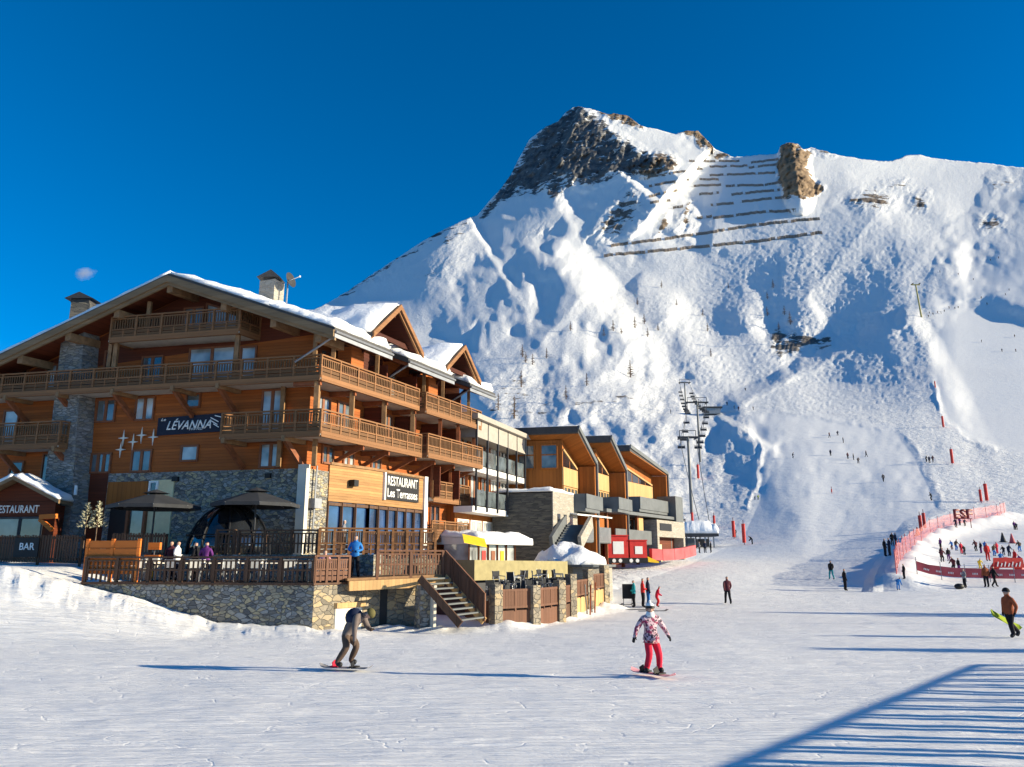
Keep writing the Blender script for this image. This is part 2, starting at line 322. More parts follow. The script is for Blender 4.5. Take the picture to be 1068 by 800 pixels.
def hills(X, Y):
    """banks and drifts of the village square, in metres"""
    lf = np.clip((-X - 4) / 22, 0, 1.3); bk = np.clip((Y - 14) / 26, 0, 1)
    z = .9 * lf * bk ** 1.2 + 1.9 * np.clip((-X - 11.5) / 9, 0, 1) ** .8 * np.clip((Y - 26.5) / 5.5, 0, 1) ** 1.1
    edge = np.exp(-((Y - (30.3 - .12 * (X + 8))) / 1.5) ** 2) * np.clip((-X - 4) / 4, 0, 1) * np.clip((X + 30) / 6, 0, 1)
    z = z + edge * (.26 + .34 * fbm(X / 1.9 + .6 * fbm(X / .9, Y / .6, 55, 2), Y / .75, 5, 4, .55)) * .75
    e2 = np.exp(-((Y - 33.3) / .9) ** 2) * np.clip((X + 7) / 1.5, 0, 1) * np.clip((1 - X) / 2, 0, 1); z = z + e2 * (.14 + .15 * fbm(X / .8, Y / .8, 8, 3))
    dd, _, _ = seg_dist(X, Y, [(-.3, 34.2), (1.3, 38), (3.6, 43), (5.6, 46.5)]); z = z + np.clip(1 - dd / 1.3, 0, 1) * (.35 + .3 * fbm(X / .9, Y / .9, 9, 3))
    z = z + .05 * fbm(X / 5, Y / 3.5, 14, 3) + .014 * fbm(X / .9, Y / .5, 15, 3) + .008 * fbm((X + .25 * Y) / 3.2, (Y - .16 * X) / .22, 16, 2) + .006 * fbm((X - .3 * Y) / 4.0, (Y + .12 * X) / .15, 18, 2)
    return z
TZ = TZ + hills(TX, TY) * nz_
BERM = [at(x, y, Y) for x, y, Y in ((936, 607, 57), (938, 590, 64), (945, 572, 74), (955, 556, 88), (978, 544, 104), (1010, 538, 112), (1040, 533, 117), (1048, 524, 124))]
dd, _, ft = seg_dist(TX, TY, [(b.x, b.y) for b in BERM]); mk = (TY > 40) & (TY < 160)
TZ = np.where(mk, TZ + np.exp(-(dd / 2.0) ** 2) * (.85 + .4 * fbm(TX / 3, TY / 3, 23, 3)), TZ)
def mesh_grid(name, X, Y, Z, m, attrs=None):
    nr, nc = X.shape; co = np.stack([X, Y, Z], -1).reshape(-1, 3).astype(np.float32)
    i = (np.arange(nr - 1)[:, None] * nc + np.arange(nc - 1)[None, :]).ravel()
    f = np.stack([i, i + 1, i + nc + 1, i + nc], -1).astype(np.int32)
    me = bpy.data.meshes.new(name); me.vertices.add(len(co)); me.vertices.foreach_set('co', co.ravel())
    me.loops.add(f.size); me.loops.foreach_set('vertex_index', f.ravel()); me.polygons.add(len(f))
    me.polygons.foreach_set('loop_start', np.arange(0, f.size, 4, dtype=np.int32)); me.polygons.foreach_set('use_smooth', np.ones(len(f), bool))
    for k, v in (attrs or {}).items():
        a = me.attributes.new(k, 'FLOAT', 'POINT'); a.data.foreach_set('value', v.ravel().astype(np.float32))
    me.update(calc_edges=True); me.validate(); me.materials.append(m)
    o = bpy.data.objects.new(name, me); COL.objects.link(o); o['kind'] = 'structure'; return o
SPLIT = NB + 28
mesh_grid('snow_ground', TX[:SPLIT], TY[:SPLIT], TZ[:SPLIT], M['snow'])
bx, by, bz = TX[-1:], TY[-1:], TZ[-1:]
X2 = np.concatenate([TX[SPLIT - 1:], bx * 1.06, bx * 1.3]); Y2 = np.concatenate([TY[SPLIT - 1:], by * 1.06, by * 1.3]); Z2 = np.concatenate([TZ[SPLIT - 1:], bz * .97, bz * 0 - 20])
ex = lambda a: np.concatenate([a[SPLIT - 1:], a[-1:], a[-1:]])
mesh_grid('mountain', X2, Y2, Z2, M['mountain'], {'rock': ex(rock), 'warm': ex(warm), 'rough': ex(rough * .8 + .22)})
gx, gy = np.meshgrid(np.linspace(-2500, 2500, 40), np.linspace(-2500, 3.6, 30)); mesh_grid('snow_field', gx, gy, gx * 0 - .02, M['snow'])
def tpick(x, y):
    """the ground point seen at a picture position"""
    c = int(np.argmin(np.abs(xs - x))); col = PY[:, c]; k = int(np.argmin(np.abs(col - y)))
    return Vector((float(TX[k, c]), float(TY[k, c]), float(TZ[k, c])))
def gz(X, Y):
    """ground height under a world point"""
    x = 534 + F_PX * X / (Y * CP + .0 * SP); c = int(np.argmin(np.abs(xs - x)))
    for _ in range(3):
        c = int(np.argmin(np.abs(TX[:NB + NF // 2, :][np.argmin(np.abs(TY[:NB + NF // 2, c] - Y)), :] - X)))
    k = int(np.argmin(np.abs(TY[:, c] - Y))); return float(TZ[k, c])
# ------------------------------------------------------------ helpers: meshes and things
def V3(*a): return Vector(a)
class Frame:
    """local axes of a building: u along one facade, v along the other (compass bearings), z up"""
    def __init__(s, O, au, av):
        s.O = Vector((O[0], O[1], 0)); s.u = Vector((math.sin(R(au)), math.cos(R(au)), 0)); s.v = Vector((math.sin(R(av)), math.cos(R(av)), 0))
    def P(s, u, v, z): return s.O + s.u * u + s.v * v + Vector((0, 0, z))
class MB:
    def __init__(s): s.v = []; s.f = []
    def add(s, vs, fs):
        b = len(s.v); s.v += [Vector(p) for p in vs]; s.f += [[b + i for i in f] for f in fs]; return s
    def hexa(s, p): return s.add(p, [(0, 3, 2, 1), (4, 5, 6, 7), (0, 1, 5, 4), (1, 2, 6, 5), (2, 3, 7, 6), (3, 0, 4, 7)])
    def box(s, fr, u0, u1, v0, v1, z0, z1):
        P = fr.P; return s.hexa([P(u0, v0, z0), P(u1, v0, z0), P(u1, v1, z0), P(u0, v1, z0), P(u0, v0, z1), P(u1, v0, z1), P(u1, v1, z1), P(u0, v1, z1)])
    def cube(s, c, sx, sy, sz, rz=0):
        c = Vector(c); a = Vector((math.cos(rz), math.sin(rz), 0)) * sx / 2; b = Vector((-math.sin(rz), math.cos(rz), 0)) * sy / 2; h = Vector((0, 0, sz))
        return s.hexa([c - a - b, c + a - b, c + a + b, c - a + b, c - a - b + h, c + a - b + h, c + a + b + h, c - a + b + h])
    def beam(s, a, b, w, h, up=(0, 0, 1)):
        a, b = Vector(a), Vector(b); d = (b - a).normalized(); x = d.cross(Vector(up))
        x = x.normalized() if x.length > 1e-4 else Vector((1, 0, 0)); y = x.cross(d).normalized(); x *= w / 2; y *= h / 2
        return s.hexa([a - x - y, a + x - y, a + x + y, a - x + y, b - x - y, b + x - y, b + x + y, b - x + y])
    def tube(s, pts, r, n=6):
        pts = [Vector(p) for p in pts]; rs = r if isinstance(r, (list, tuple)) else [r] * len(pts); vs = []; fs = []
        for i, p in enumerate(pts):
            d = (pts[min(i + 1, len(pts) - 1)] - pts[max(i - 1, 0)]).normalized(); x = d.cross(Vector((0, 0, 1)))
            x = x.normalized() if x.length > 1e-3 else Vector((1, 0, 0)); y = d.cross(x)
            vs += [p + (x * math.cos(2 * math.pi * k / n) + y * math.sin(2 * math.pi * k / n)) * rs[i] for k in range(n)]
        for i in range(len(pts) - 1):
            for k in range(n): a, b = i * n + k, i * n + (k + 1) % n; fs.append((a, b, b + n, a + n))
        fs.append(tuple(range(n))[::-1]); fs.append(tuple((len(pts) - 1) * n + k for k in range(n)))
        return s.add(vs, fs)
    def prism(s, pts, off):
        n = len(pts); off = Vector(off); vs = [Vector(p) for p in pts]; vs += [p + off for p in vs]
        return s.add(vs, [tuple(range(n))[::-1], tuple(range(n, 2 * n))] + [(i, (i + 1) % n, n + (i + 1) % n, n + i) for i in range(n)])
    def ball(s, c, rx, ry, rz, nu=10, nv=7, v0=0.0, v1=1.0):
        c = Vector(c); vs = []; fs = []
        for j in range(nv + 1):
            t = math.pi * (v0 + (v1 - v0) * j / nv)
            for i in range(nu):
                p = 2 * math.pi * i / nu; vs.append(c + Vector((rx * math.sin(t) * math.cos(p), ry * math.sin(t) * math.sin(p), rz * math.cos(t))))
        for j in range(nv):
            for i in range(nu): a, b = j * nu + i, j * nu + (i + 1) % nu; fs.append((a, b, b + nu, a + nu))
        if v1 < 1.0: fs.append(tuple(nv * nu + i for i in range(nu)))
        return s.add(vs, fs)
    def snow(s, p00, p10, p11, p01, th, nu=14, nv=14, rag=.12, seed=0):
        """a snow blanket on a roof panel: rounded rim, uneven top"""
        p00, p10, p11, p01 = map(Vector, (p00, p10, p11, p01)); nrm = (p10 - p00).cross(p01 - p00).normalized(); nrm = nrm if nrm.z > 0 else -nrm
        top = []; bot = []
        for j in range(nv + 1):
            for i in range(nu + 1):
                a, b = i / nu, j / nv; p = (p00 * (1 - a) + p10 * a) * (1 - b) + (p01 * (1 - a) + p11 * a) * b
                e = min(a, 1 - a, 1); g = min(b, 1 - b)
                k = min(1, min(e * nu, g * nv) * .9) ** .5 if min(e, g) > 0 else 0
                r1 = float(vnoise(np.array(p.x * 1.1 + seed), np.array(p.y * 1.1 + p.z))) - .5; r2 = float(vnoise(np.array(p.x * 3.7 + seed), np.array(p.y * 3.7 + 5))) - .5
                edge = (k == 0); h = th * (.35 if edge else .55 + .45 * k) * (1 + .7 * r1) + rag * r2 * .5
                out = Vector((r1, r2, 0)) * rag * (1.6 if edge else 0)
                top.append(p + nrm * max(.03, h) + out); bot.append(p + nrm * .004 + out * .5)
        n = len(top); vs = top + bot; fs = []; W = nu + 1
        for j in range(nv):
            for i in range(nu):
                a = j * W + i; fs += [(a, a + 1, a + W + 1, a + W), (n + a, n + a + W, n + a + W + 1, n + a + 1)]
        for i in range(nu):
            fs += [(i, n + i, n + i + 1, i + 1), (nv * W + i, nv * W + i + 1, n + nv * W + i + 1, n + nv * W + i)]
        for j in range(nv):
            a, b = j * W, (j + 1) * W; fs += [(a, b, n + b, n + a), (a + nu, n + a + nu, n + b + nu, b + nu)]
        return s.add(vs, fs)
    def build(s, name, m, parent=None, loc=None, smooth=False):
        me = bpy.data.meshes.new(name); root = parent
        while root is not None and root.parent is not None: root = root.parent
        o0 = Vector(root.location) if root is not None else Vector(loc if loc is not None else (0, 0, 0))
        me.from_pydata([tuple(p - o0) for p in s.v], [], s.f)
        bm = bmesh.new(); bm.from_mesh(me); bmesh.ops.recalc_face_normals(bm, faces=bm.faces)
        if smooth:
            for f in bm.faces: f.smooth = True
        bm.to_mesh(me); bm.free(); me.materials.append(M[m] if isinstance(m, str) else m)
        o = bpy.data.objects.new(name, me); COL.objects.link(o)
        if parent is not None: o.parent = parent
        else: o.location = o0
        return o
def tag(o, label, cat, group=None):
    o['label'] = label; o['category'] = cat
    if group: o['group'] = group
    return o
def thing(name, label, cat, loc, group=None):
    o = bpy.data.objects.new(name, None); COL.objects.link(o); o.location = loc; o.empty_display_size = .2
    return tag(o, label, cat, group)
KIDS = {}
def dup(root, loc, rz=0.0, label=None, group=None, sc=None, src=None):
    kids = {}
    for o in bpy.data.objects: kids.setdefault(o.parent, []).append(o)
    def cp(o, par):
        c = o.copy(); COL.objects.link(c)
        if par is not None: c.parent = par
        for k in kids.get(o, []): cp(k, c)
        return c
    r = cp(root, None); r.location = loc; r.rotation_euler = (0, 0, rz)
    if sc: r.scale = (sc, sc, sc)
    if label: r['label'] = label
    if group: r['group'] = group
    return r
def writing(body, width, height, c, right, up, m, parent, depth=.02, shear=0.0, name='lettering', bold=.012):
    cu = bpy.data.curves.new(name, 'FONT'); cu.body = body; cu.size = 1; cu.extrude = .0; cu.shear = shear; cu.offset = bold; cu.align_x = 'CENTER'; cu.space_line = .95; cu.resolution_u = 3
    t = bpy.data.objects.new('t', cu); COL.objects.link(t); bpy.context.view_layer.update()
    me = bpy.data.meshes.new_from_object(t.evaluated_get(bpy.context.evaluated_depsgraph_get())); bpy.data.objects.remove(t)
    co = [v.co.copy() for v in me.vertices]; x0 = min(p.x for p in co); x1 = max(p.x for p in co); y0 = min(p.y for p in co); y1 = max(p.y for p in co)
    right = Vector(right).normalized(); up = Vector(up).normalized(); nrm = right.cross(up); root = parent
    while root.parent is not None: root = root.parent
    sx = width / (x1 - x0); sy = height / (y1 - y0); c = Vector(c) - Vector(root.location)
    for v in me.vertices: v.co = c + right * ((v.co.x - (x0 + x1) / 2) * sx) + up * ((v.co.y - (y0 + y1) / 2) * sy)
    bm = bmesh.new(); bm.from_mesh(me); g = bmesh.ops.extrude_face_region(bm, geom=list(bm.faces))
    for e in g['geom']:
        if isinstance(e, bmesh.types.BMVert): e.co += nrm * depth
    bmesh.ops.recalc_face_normals(bm, faces=bm.faces); bm.to_mesh(me); bm.free(); me.materials.clear(); me.materials.append(M[m]); me.name = name
    o = bpy.data.objects.new(name, me); COL.objects.link(o); o.parent = parent; return o

# ------------------------------------------------------------ materials of the village
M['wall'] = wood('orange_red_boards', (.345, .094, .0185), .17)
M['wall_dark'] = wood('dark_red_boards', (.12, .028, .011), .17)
M['wall_shaded'] = wood('shaded_red_boards', (.065, .014, .007), .17); M['rail'] = wood('weathered_larch', (.25, .118, .05), .19, var=.3, gap=.3)  # first is a darkened copy of the red boards, overhang shade put into colour
M['rail_dark'] = wood('dark_larch', (.15, .075, .032), .19, var=.3, gap=.3); M['post'] = plain('brown_beam', (.27, .15, .07), .7, .3)
M['brace'] = plain('red_brown_beam', (.23, .07, .025), .6, .3)
M['soffit'] = plain('pale_soffit', (.46, .41, .35), .8, .12)
M['fascia'] = wood('grey_brown_fascia', (.25, .165, .09), .25, var=.25, gap=.2)
M['roofdark'] = plain('dark_roof_edge', (.06, .058, .058), .6, .2)
M['frame'] = plain('red_brown_window_frame', (.22, .075, .03), .5, .2)
M['pane'] = glass('window_glass', (.10, .12, .13)); M['pane_pale'] = glass('curtained_glass', (.34, .36, .36), .12); M['pane_dark'] = glass('dark_glass', (.012, .014, .018)); M['pane_blue'] = glass('blue_glass', (.02, .05, .13))
M['stone'] = stone('grey_rubble_stone', [(.12, .12, .12), (.46, .45, .42), (.56, .46, .28)], 3.9, 1.8)
M['stone_col'] = stone('grey_coursed_stone', [(.17, .17, .17), (.44, .43, .41), (.36, .32, .25)], 2.6, 3.0)
M['stone_warm'] = stone('warm_rubble_stone', [(.17, .15, .12), (.40, .34, .25), (.50, .38, .22)], 2.7, 1.7, (.30, .27, .22))
M['stone_pale'] = stone('pale_stacked_stone', [(.36, .33, .28), (.52, .48, .41), (.44, .38, .30)], 2.4, 4.5, (.25, .23, .2), .5)
M['slate'] = stone('slate_cladding', [(.07, .068, .062), (.16, .15, .13), (.2, .18, .14)], 1.6, 6.0, (.05, .05, .05), .5)
M['concrete'] = plain('pale_render', (.62, .58, .50), .8, .1, 1.2)
M['white'] = plain('white_paint', (.78, .77, .74), .6, .06)
M['letter'] = plain('white_lettering', (.85, .85, .83), .5, .03)
M['black'] = plain('black_board', (.012, .012, .014), .5, .2)
M['navy'] = plain('navy_banner', (.010, .012, .030), .6, .2)
M['brown'] = wood('dark_brown_slats', (.11, .058, .035), .14, 'h', .3, .4)
M['bayw'] = wood('honey_boards', (.40, .215, .085), .15, var=.5)
M['orange'] = wood('orange_board', (.62, .17, .03), .3, var=.12, gap=.5)
M['larch'] = wood('golden_larch', (.33, .108, .02), .2, 'h', .3, .45); M['larch_sunlit'] = wood('sunlit_larch', (.52, .32, .14), .2, 'h', .2, .35)  # second larch: paler copy with sunlight put into the colour
M['greypale'] = plain('pale_grey_blind', (.34, .31, .27), .7, .1); M['grey'] = plain('grey_panel', (.13, .14, .145), .5, .15, 1.5); M['char'] = plain('charcoal_fabric', (.035, .037, .042), .8, .2, 2)
M['metal'] = plain('galvanised_steel', (.28, .29, .31), .45, .15, 2, .6); M['dmetal'] = plain('dark_steel', (.04, .042, .05), .5, .2, 2, .3)
M['cream'] = plain('cream_wall', (.70, .60, .36), .8, .08); M['yellow'] = plain('yellow_awning', (.80, .50, .02), .7, .1)
M['olive'] = plain('olive_canopy', (.33, .28, .14), .8, .15); M['red'] = plain('red_fabric', (.55, .03, .025), .6, .15); M['redpale'] = plain('pink_red_banner', (.50, .09, .10), .7, .3, .8)
M['bulb'] = plain('pale_star', (.7, .68, .6), .4, .1); M['fir'] = plain('fir_green', (.06, .08, .035), .8, .4, 6); M['lit_twig'] = plain('pale_lit_twig', (.42, .40, .28), .8, .3, 8)
M['steelred'] = wood('rust_boards', (.15, .07, .042), .2, 'h', .3, .4)

# ------------------------------------------------------------ the hotel
H = Frame((-10.63, 39.71), -77, 25.7)
hotel = thing('hotel', 'large timber chalet hotel with long balconies, stone column and snow covered gabled roofs', 'hotel', H.P(0, 0, 0))
RID, EAV, ZR, ZE = 7.4, -2.6, 17.75, 14.0
def zr(u): return ZR - (ZR - ZE) / (RID - EAV) * abs(u - RID)
UL = 21.0
MB().prism([H.P(0, 0, 0), H.P(UL, 0, 0), H.P(UL, 0, zr(UL)), H.P(RID, 0, ZR), H.P(0, 0, zr(0))], H.v * 15.8).build('wall', 'wall', hotel)
MB().prism([H.P(-.0, -.012, 14.62), H.P(19.0, -.012, 13.2), H.P(RID, -.012, ZR - .05)], H.v * .01).build('gable_wall', 'wall_dark', hotel)  # redder boards, also darkened for the shade deep under the roof
VF, VB = -2.0, 16.6
def slope(mb, u0, u1, v0, v1, dz0, dz1):
    mb.hexa([H.P(u0, v0, zr(u0) + dz0), H.P(u1, v0, zr(u1) + dz0), H.P(u1, v1, zr(u1) + dz0), H.P(u0, v1, zr(u0) + dz0), H.P(u0, v0, zr(u0) + dz1), H.P(u1, v0, zr(u1) + dz1), H.P(u1, v1, zr(u1) + dz1), H.P(u0, v1, zr(u0) + dz1)])
rf = MB(); slope(rf, RID, UL + 1, VF, VB, .0, .3); slope(rf, 1.2, RID, VF, VB, .0, .3)
EAVES = ((VF, 3.1), (4.75, 10.1), (12.2, 15.9))
for a, b in EAVES: slope(rf, EAV, 1.2, a, b, .0, .3)
roof = rf.build('roof', 'roofdark', hotel)
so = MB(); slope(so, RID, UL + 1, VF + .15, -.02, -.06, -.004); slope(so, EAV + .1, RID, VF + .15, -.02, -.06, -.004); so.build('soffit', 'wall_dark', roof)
sn = MB()
for u0, u1, v0, v1, sd in ((RID, UL + 1, VF + .1, VB, 1), (1.2, RID, VF + .1, VB, 2), (EAV + .15, 1.25, VF + .1, 3.0, 3), (EAV + .15, 1.25, 4.8, 10.0, 4), (EAV + .15, 1.25, 12.3, 15.8, 5)):
    sn.snow(H.P(u0, v0, zr(u0) + .3), H.P(u1, v0, zr(u1) + .3), H.P(u1, v1, zr(u1) + .3), H.P(u0, v1, zr(u0) + .3), .62 if sd == 1 else .42, 22, 16, .16, sd)
sn.build('roof_snow', 'drift', roof, smooth=True)
fb = MB()                                                    # bargeboards of the front gable and their shadow board
for u0, u1 in ((RID, UL + 1), (RID, EAV)):
    for w0, w1, v0 in ((-.20, .16, VF - .10), (-.38, -.20, VF + .02)):
        fb.hexa([H.P(u0, v0, zr(u0) + w0), H.P(u1, v0, zr(u1) + w0), H.P(u1, v0 + .12, zr(u1) + w0), H.P(u0, v0 + .12, zr(u0) + w0), H.P(u0, v0, zr(u0) + w1), H.P(u1, v0, zr(u1) + w1), H.P(u1, v0 + .12, zr(u1) + w1), H.P(u0, v0 + .12, zr(u0) + w1)])
fb.build('bargeboard', 'fascia', hotel)
for u in (RID, 4.0, 1.0, -1.6, 10.6, 13.6, 16.6, 19.4): MB().box(H, u - .17, u + .17, VF + .15, .02, zr(u) - .75, zr(u) - .32).build('purlin', 'post', hotel)
gut = MB()
for a, b in EAVES:
    gut.tube([H.P(EAV - .06, a, zr(EAV) + .06), H.P(EAV - .06, b, zr(EAV) + .06)], .075, 8)
    gut.beam(H.P(EAV, a, zr(EAV) - .13), H.P(EAV, b, zr(EAV) - .13), .05, .2)
    gut.tube([H.P(EAV, a + .25, zr(EAV)), H.P(-.2, a + .4, zr(EAV) - 1.3)], .055, 6)
    k = a + .3
    while k < b: MB().beam(H.P(EAV + .05, k, zr(EAV) - .1), H.P(.0, k, zr(0) - .1), .12, .18).build('rafter', 'brace', roof); k += .72
gut.build('gutter', 'metal', roof)
# dormers over the sunny side
for k, (v0, va, v1, za, ze) in enumerate(((1.35, 3.9, 6.45, 17.25, 14.95), (9.25, 11.6, 13.85, 16.75, 14.75))):
    dm = MB(); ub, uf = 6.2, -2.5
    for vv in (v0, v1):
        dm.hexa([H.P(uf, va, za - .28), H.P(ub, va, za - .28), H.P(ub, vv, ze - .28), H.P(uf, vv, ze - .28), H.P(uf, va, za), H.P(ub, va, za), H.P(ub, vv, ze), H.P(uf, vv, ze)])
    dr = dm.build('dormer_roof', 'roofdark', hotel)
    dso = MB()
    for vv in (v0, v1):
        dso.hexa([H.P(uf + .08, va, za - .36), H.P(1.58, va, za - .36), H.P(1.58, vv, ze - .36), H.P(uf + .08, vv, ze - .36), H.P(uf + .08, va, za - .285), H.P(1.58, va, za - .285), H.P(1.58, vv, ze - .285), H.P(uf + .08, vv, ze - .285)])
    dso.build('soffit', 'wall_shaded', dr); ds = MB()
    for vv, sd in ((v0, 11 + k), (v1, 21 + k)): ds.snow(H.P(uf + .15, va, za), H.P(ub, va, za), H.P(ub, vv, ze), H.P(uf + .15, vv, ze), .42, 18, 8, .14, sd)
    ds.build('roof_snow', 'drift', dr, smooth=True)
    bb = MB()
    for vv in (v0, v1):
        for dz0, dz1, ou in ((-.28, .05, -.09), (-.42, -.28, .05)): bb.hexa([H.P(uf + ou, va, za + dz0), H.P(uf + ou + .11, va, za + dz0), H.P(uf + ou + .11, vv, ze + dz0), H.P(uf + ou, vv, ze + dz0), H.P(uf + ou, va, za + dz1), H.P(uf + ou + .11, va, za + dz1), H.P(uf + ou + .11, vv, ze + dz1), H.P(uf + ou, vv, ze + dz1)])
    bb.build('bargeboard', 'rail', dr)
    gw = MB(); gw.prism([H.P(1.6, v0 + .2, 14.0), H.P(1.6, v1 - .2, 14.0), H.P(1.6, v1 - .15, ze - .3), H.P(1.6, va, za - .38), H.P(1.6, v0 + .15, ze - .3)], H.u * .3).box(H, -.25, -.01, v0 + .5, v1 - .5, 11.9, 14.6); gw.build('dormer_wall', 'wall_shaded', hotel)
    tr = MB(); tr.beam(H.P(-1.9, v0 + .5, ze + .25), H.P(-1.9, v1 - .5, ze + .25), .16, .28); tr.beam(H.P(-2.2, va, za - .6), H.P(-.6, va, za - .6), .2, .26)
    for vv in (v0 + .6, v1 - .6): tr.beam(H.P(-2.3, vv, ze - .2), H.P(-.6, vv, ze - 1.7), .14, .18)
    tr.build('truss', 'wall_shaded', dr)
    bx_ = MB(); bx_.box(H, -1.55, -.75, v0 - .35, v0 + .75, 12.9, 14.1); bx_.build('timber_box', 'wall', hotel)
# balconies
def rail_line(fr, pts, z0, zt, posts, mb_posts, mb_slats, slats=.155, low=True, shift=0.0):
    for (ua, va), (ub, vb) in zip(pts[:-1], pts[1:]):
        A = fr.P(ua, va, 0); B = fr.P(ub, vb, 0); L = (B - A).length; d = (B - A) / L; n = max(1, round(L / posts)); z = Vector((0, 0, 1))
        mb_posts.beam(A + z * zt, B + z * zt, .13, .075)
        mb_posts.beam(A + z * (z0 + .48), B + z * (z0 + .48), .06, .07); mb_posts.beam(A + z * (zt - .14), B + z * (zt - .14), .05, .06)
        for i in range(n + 1):
            p = A + d * (L * i / n); mb_posts.beam(p + z * (z0 - .12), p + z * (zt + .02), .11, .11, d)
            if i < n: q = A + d * (L * (i + .5) / n); mb_posts.beam(q + z * z0, q + z * (z0 + .46), .06, .075, d)
        if low:
            for b0, b1 in ((.05, .21), (.25, .41)): mb_slats.beam(A + z * (z0 + (b0 + b1) / 2), B + z * (z0 + (b0 + b1) / 2), .035, b1 - b0)
        k = int(L / slats)
        for i in range(k): p = A + d * (L * (i + .5) / k); mb_slats.beam(p + z * (z0 + (.5 if low else .06)), p + z * (zt - .15), .028, .07, d)
def balcony(fr, parent, path, slab, z0, zt, posts=1.55, m_post='rail', m_slat='rail_dark', name='balcony'):
    s_ = MB()
    for (u0, u1, v0, v1) in slab: s_.box(fr, u0, u1, v0, v1, z0 - .2, z0)
    b = s_.build(name, 'soffit', parent)
    e = MB()
    for (ua, va), (ub, vb) in zip(path[:-1], path[1:]): e.beam(fr.P(ua, va, z0 - .12), fr.P(ub, vb, z0 - .12), .16, .3)
    e.build('edge_beam', m_post, b)
    a, c = MB(), MB(); rail_line(fr, path, z0, zt, posts, a, c); a.build('railing', m_post, b); c.build('baluster', m_slat, b)
    return b
balcony(H, hotel, [(UL, -1.5), (-1.6, -1.5), (-1.6, 7.7)], [(-1.65, UL, -1.55, .0), (-1.65, -.0, .0, 7.75)], 11.95, 13.03)
balcony(H, hotel, [(-.2, 7.8), (-2.0, 7.8), (-2.0, 15.0), (0, 15.0)], [(-2.05, -.0, 7.76, 15.1)], 11.8, 12.85)
balcony(H, hotel, [(3.8, -.02), (3.8, -1.5), (-1.75, -1.5), (-1.75, 7.85)], [(-1.8, 3.85, -1.55, .0), (-1.8, -.0, .0, 7.9)], 9.08, 10.2)
balcony(H, hotel, [(-.2, 7.95), (-2.1, 7.95), (-2.1, 15.0), (0, 15.0)], [(-2.15, -.0, 7.91, 15.1)], 9.1, 10.3)
balcony(H, hotel, [(11.2, -.02), (11.2, -1.5), (3.25, -1.5), (3.25, -.02)], [(3.2, 11.25, -1.55, .0)], 14.72, 15.93)
balcony(H, hotel, [(UL, -1.5), (13.7, -1.5), (13.7, -1.0)], [(13.65, UL, -1.55, .0)], 8.98, 10.2)
balcony(H, hotel, [(-.9, 10.85), (-.9, 15.6), (0, 15.6)], [(-.95, -.0, 10.82, 15.65)], 6.65, 7.72)
balcony(H, hotel, [(-.9, 10.85), (-.9, 15.6), (0, 15.6)], [(-.95, -.0, 10.82, 15.65)], 4.15, 5.2)
# posts and braces
def part_beam(name, a, b, w, h, m, par=None): return MB().beam(a, b, w, h).build(name, m, par or hotel)
for v in (-1.3, 1.6, 4.6, 7.6): part_beam('post', H.P(-1.3, v, 9.1), H.P(-1.3, v, 11.75), .24, .24, 'post'); part_beam('crossbeam', H.P(-1.5, v, 11.62), H.P(.0, v, 11.62), .2, .26, 'brace')
for v in (10.3, 12.6, 14.8): part_beam('post', H.P(-1.6, v, 9.1), H.P(-1.6, v, 11.6), .22, .22, 'brace'); part_beam('post', H.P(-.8, v + .6, 6.65), H.P(-.8, v + .6, 8.9), .18, .18, 'brace')
for v in (-.3, 3.6, 8.6, 10.9, 14.4): part_beam('post', H.P(-1.4, v, 11.95), H.P(-1.4, v, zr(-1.4) - .2), .2, .2, 'post')
for v in (2.2, 4.6, 7.4, 9.6, 12.0, 14.6): part_beam('brace', H.P(-1.6, v, 8.75), H.P(-.05, v, 8.0), .16, .2, 'brace'); part_beam('crossbeam', H.P(-1.7, v, 8.72), H.P(.0, v, 8.72), .18, .26, 'brace')
for u in (1.4, -.6): part_beam('post', H.P(u, -.25, 7.5), H.P(u, -.25, 11.75), .22, .22, 'post')
for u, zt in ((3.6, 8.8), (.2, 8.8), (10.6, 11.7), (6.9, 11.7), (4.2, 11.7), (17.6, 8.7), (13.9, 8.7), (17.6, 11.7), (14.1, 11.7)):
    part_beam('brace', H.P(u, -1.4, zt - .1), H.P(u, -.05, zt - 1.3), .2, .24, 'brace'); part_beam('crossbeam', H.P(u, -1.62, zt - .02), H.P(u, .0, zt - .02), .22, .28, 'post')
for u in (-1.0, 9.2, 3.6, 11.4): part_beam('post', H.P(u, -1.2, 11.95 if u < 3 or u > 11.3 else 14.72), H.P(u, -1.2, zr(u) - .3), .2, .2, 'post')
for u in (11.0, 3.5): part_beam('post', H.P(u, -1.25, 11.95), H.P(u, -1.25, 14.5), .22, .22, 'post')
for v in (4.7, 7.85, 10.9, 13.4):
    p_ = MB()
    for z0, z1 in ((12.0, 13.9), (9.15, 11.4), (6.7, 8.6)):
        if v > 8.9 or z0 > 9: p_.box(H, -1.35, -.02, v - .05, v + .05, z0, z1)
    p_.build('partition', 'wall_dark', hotel)
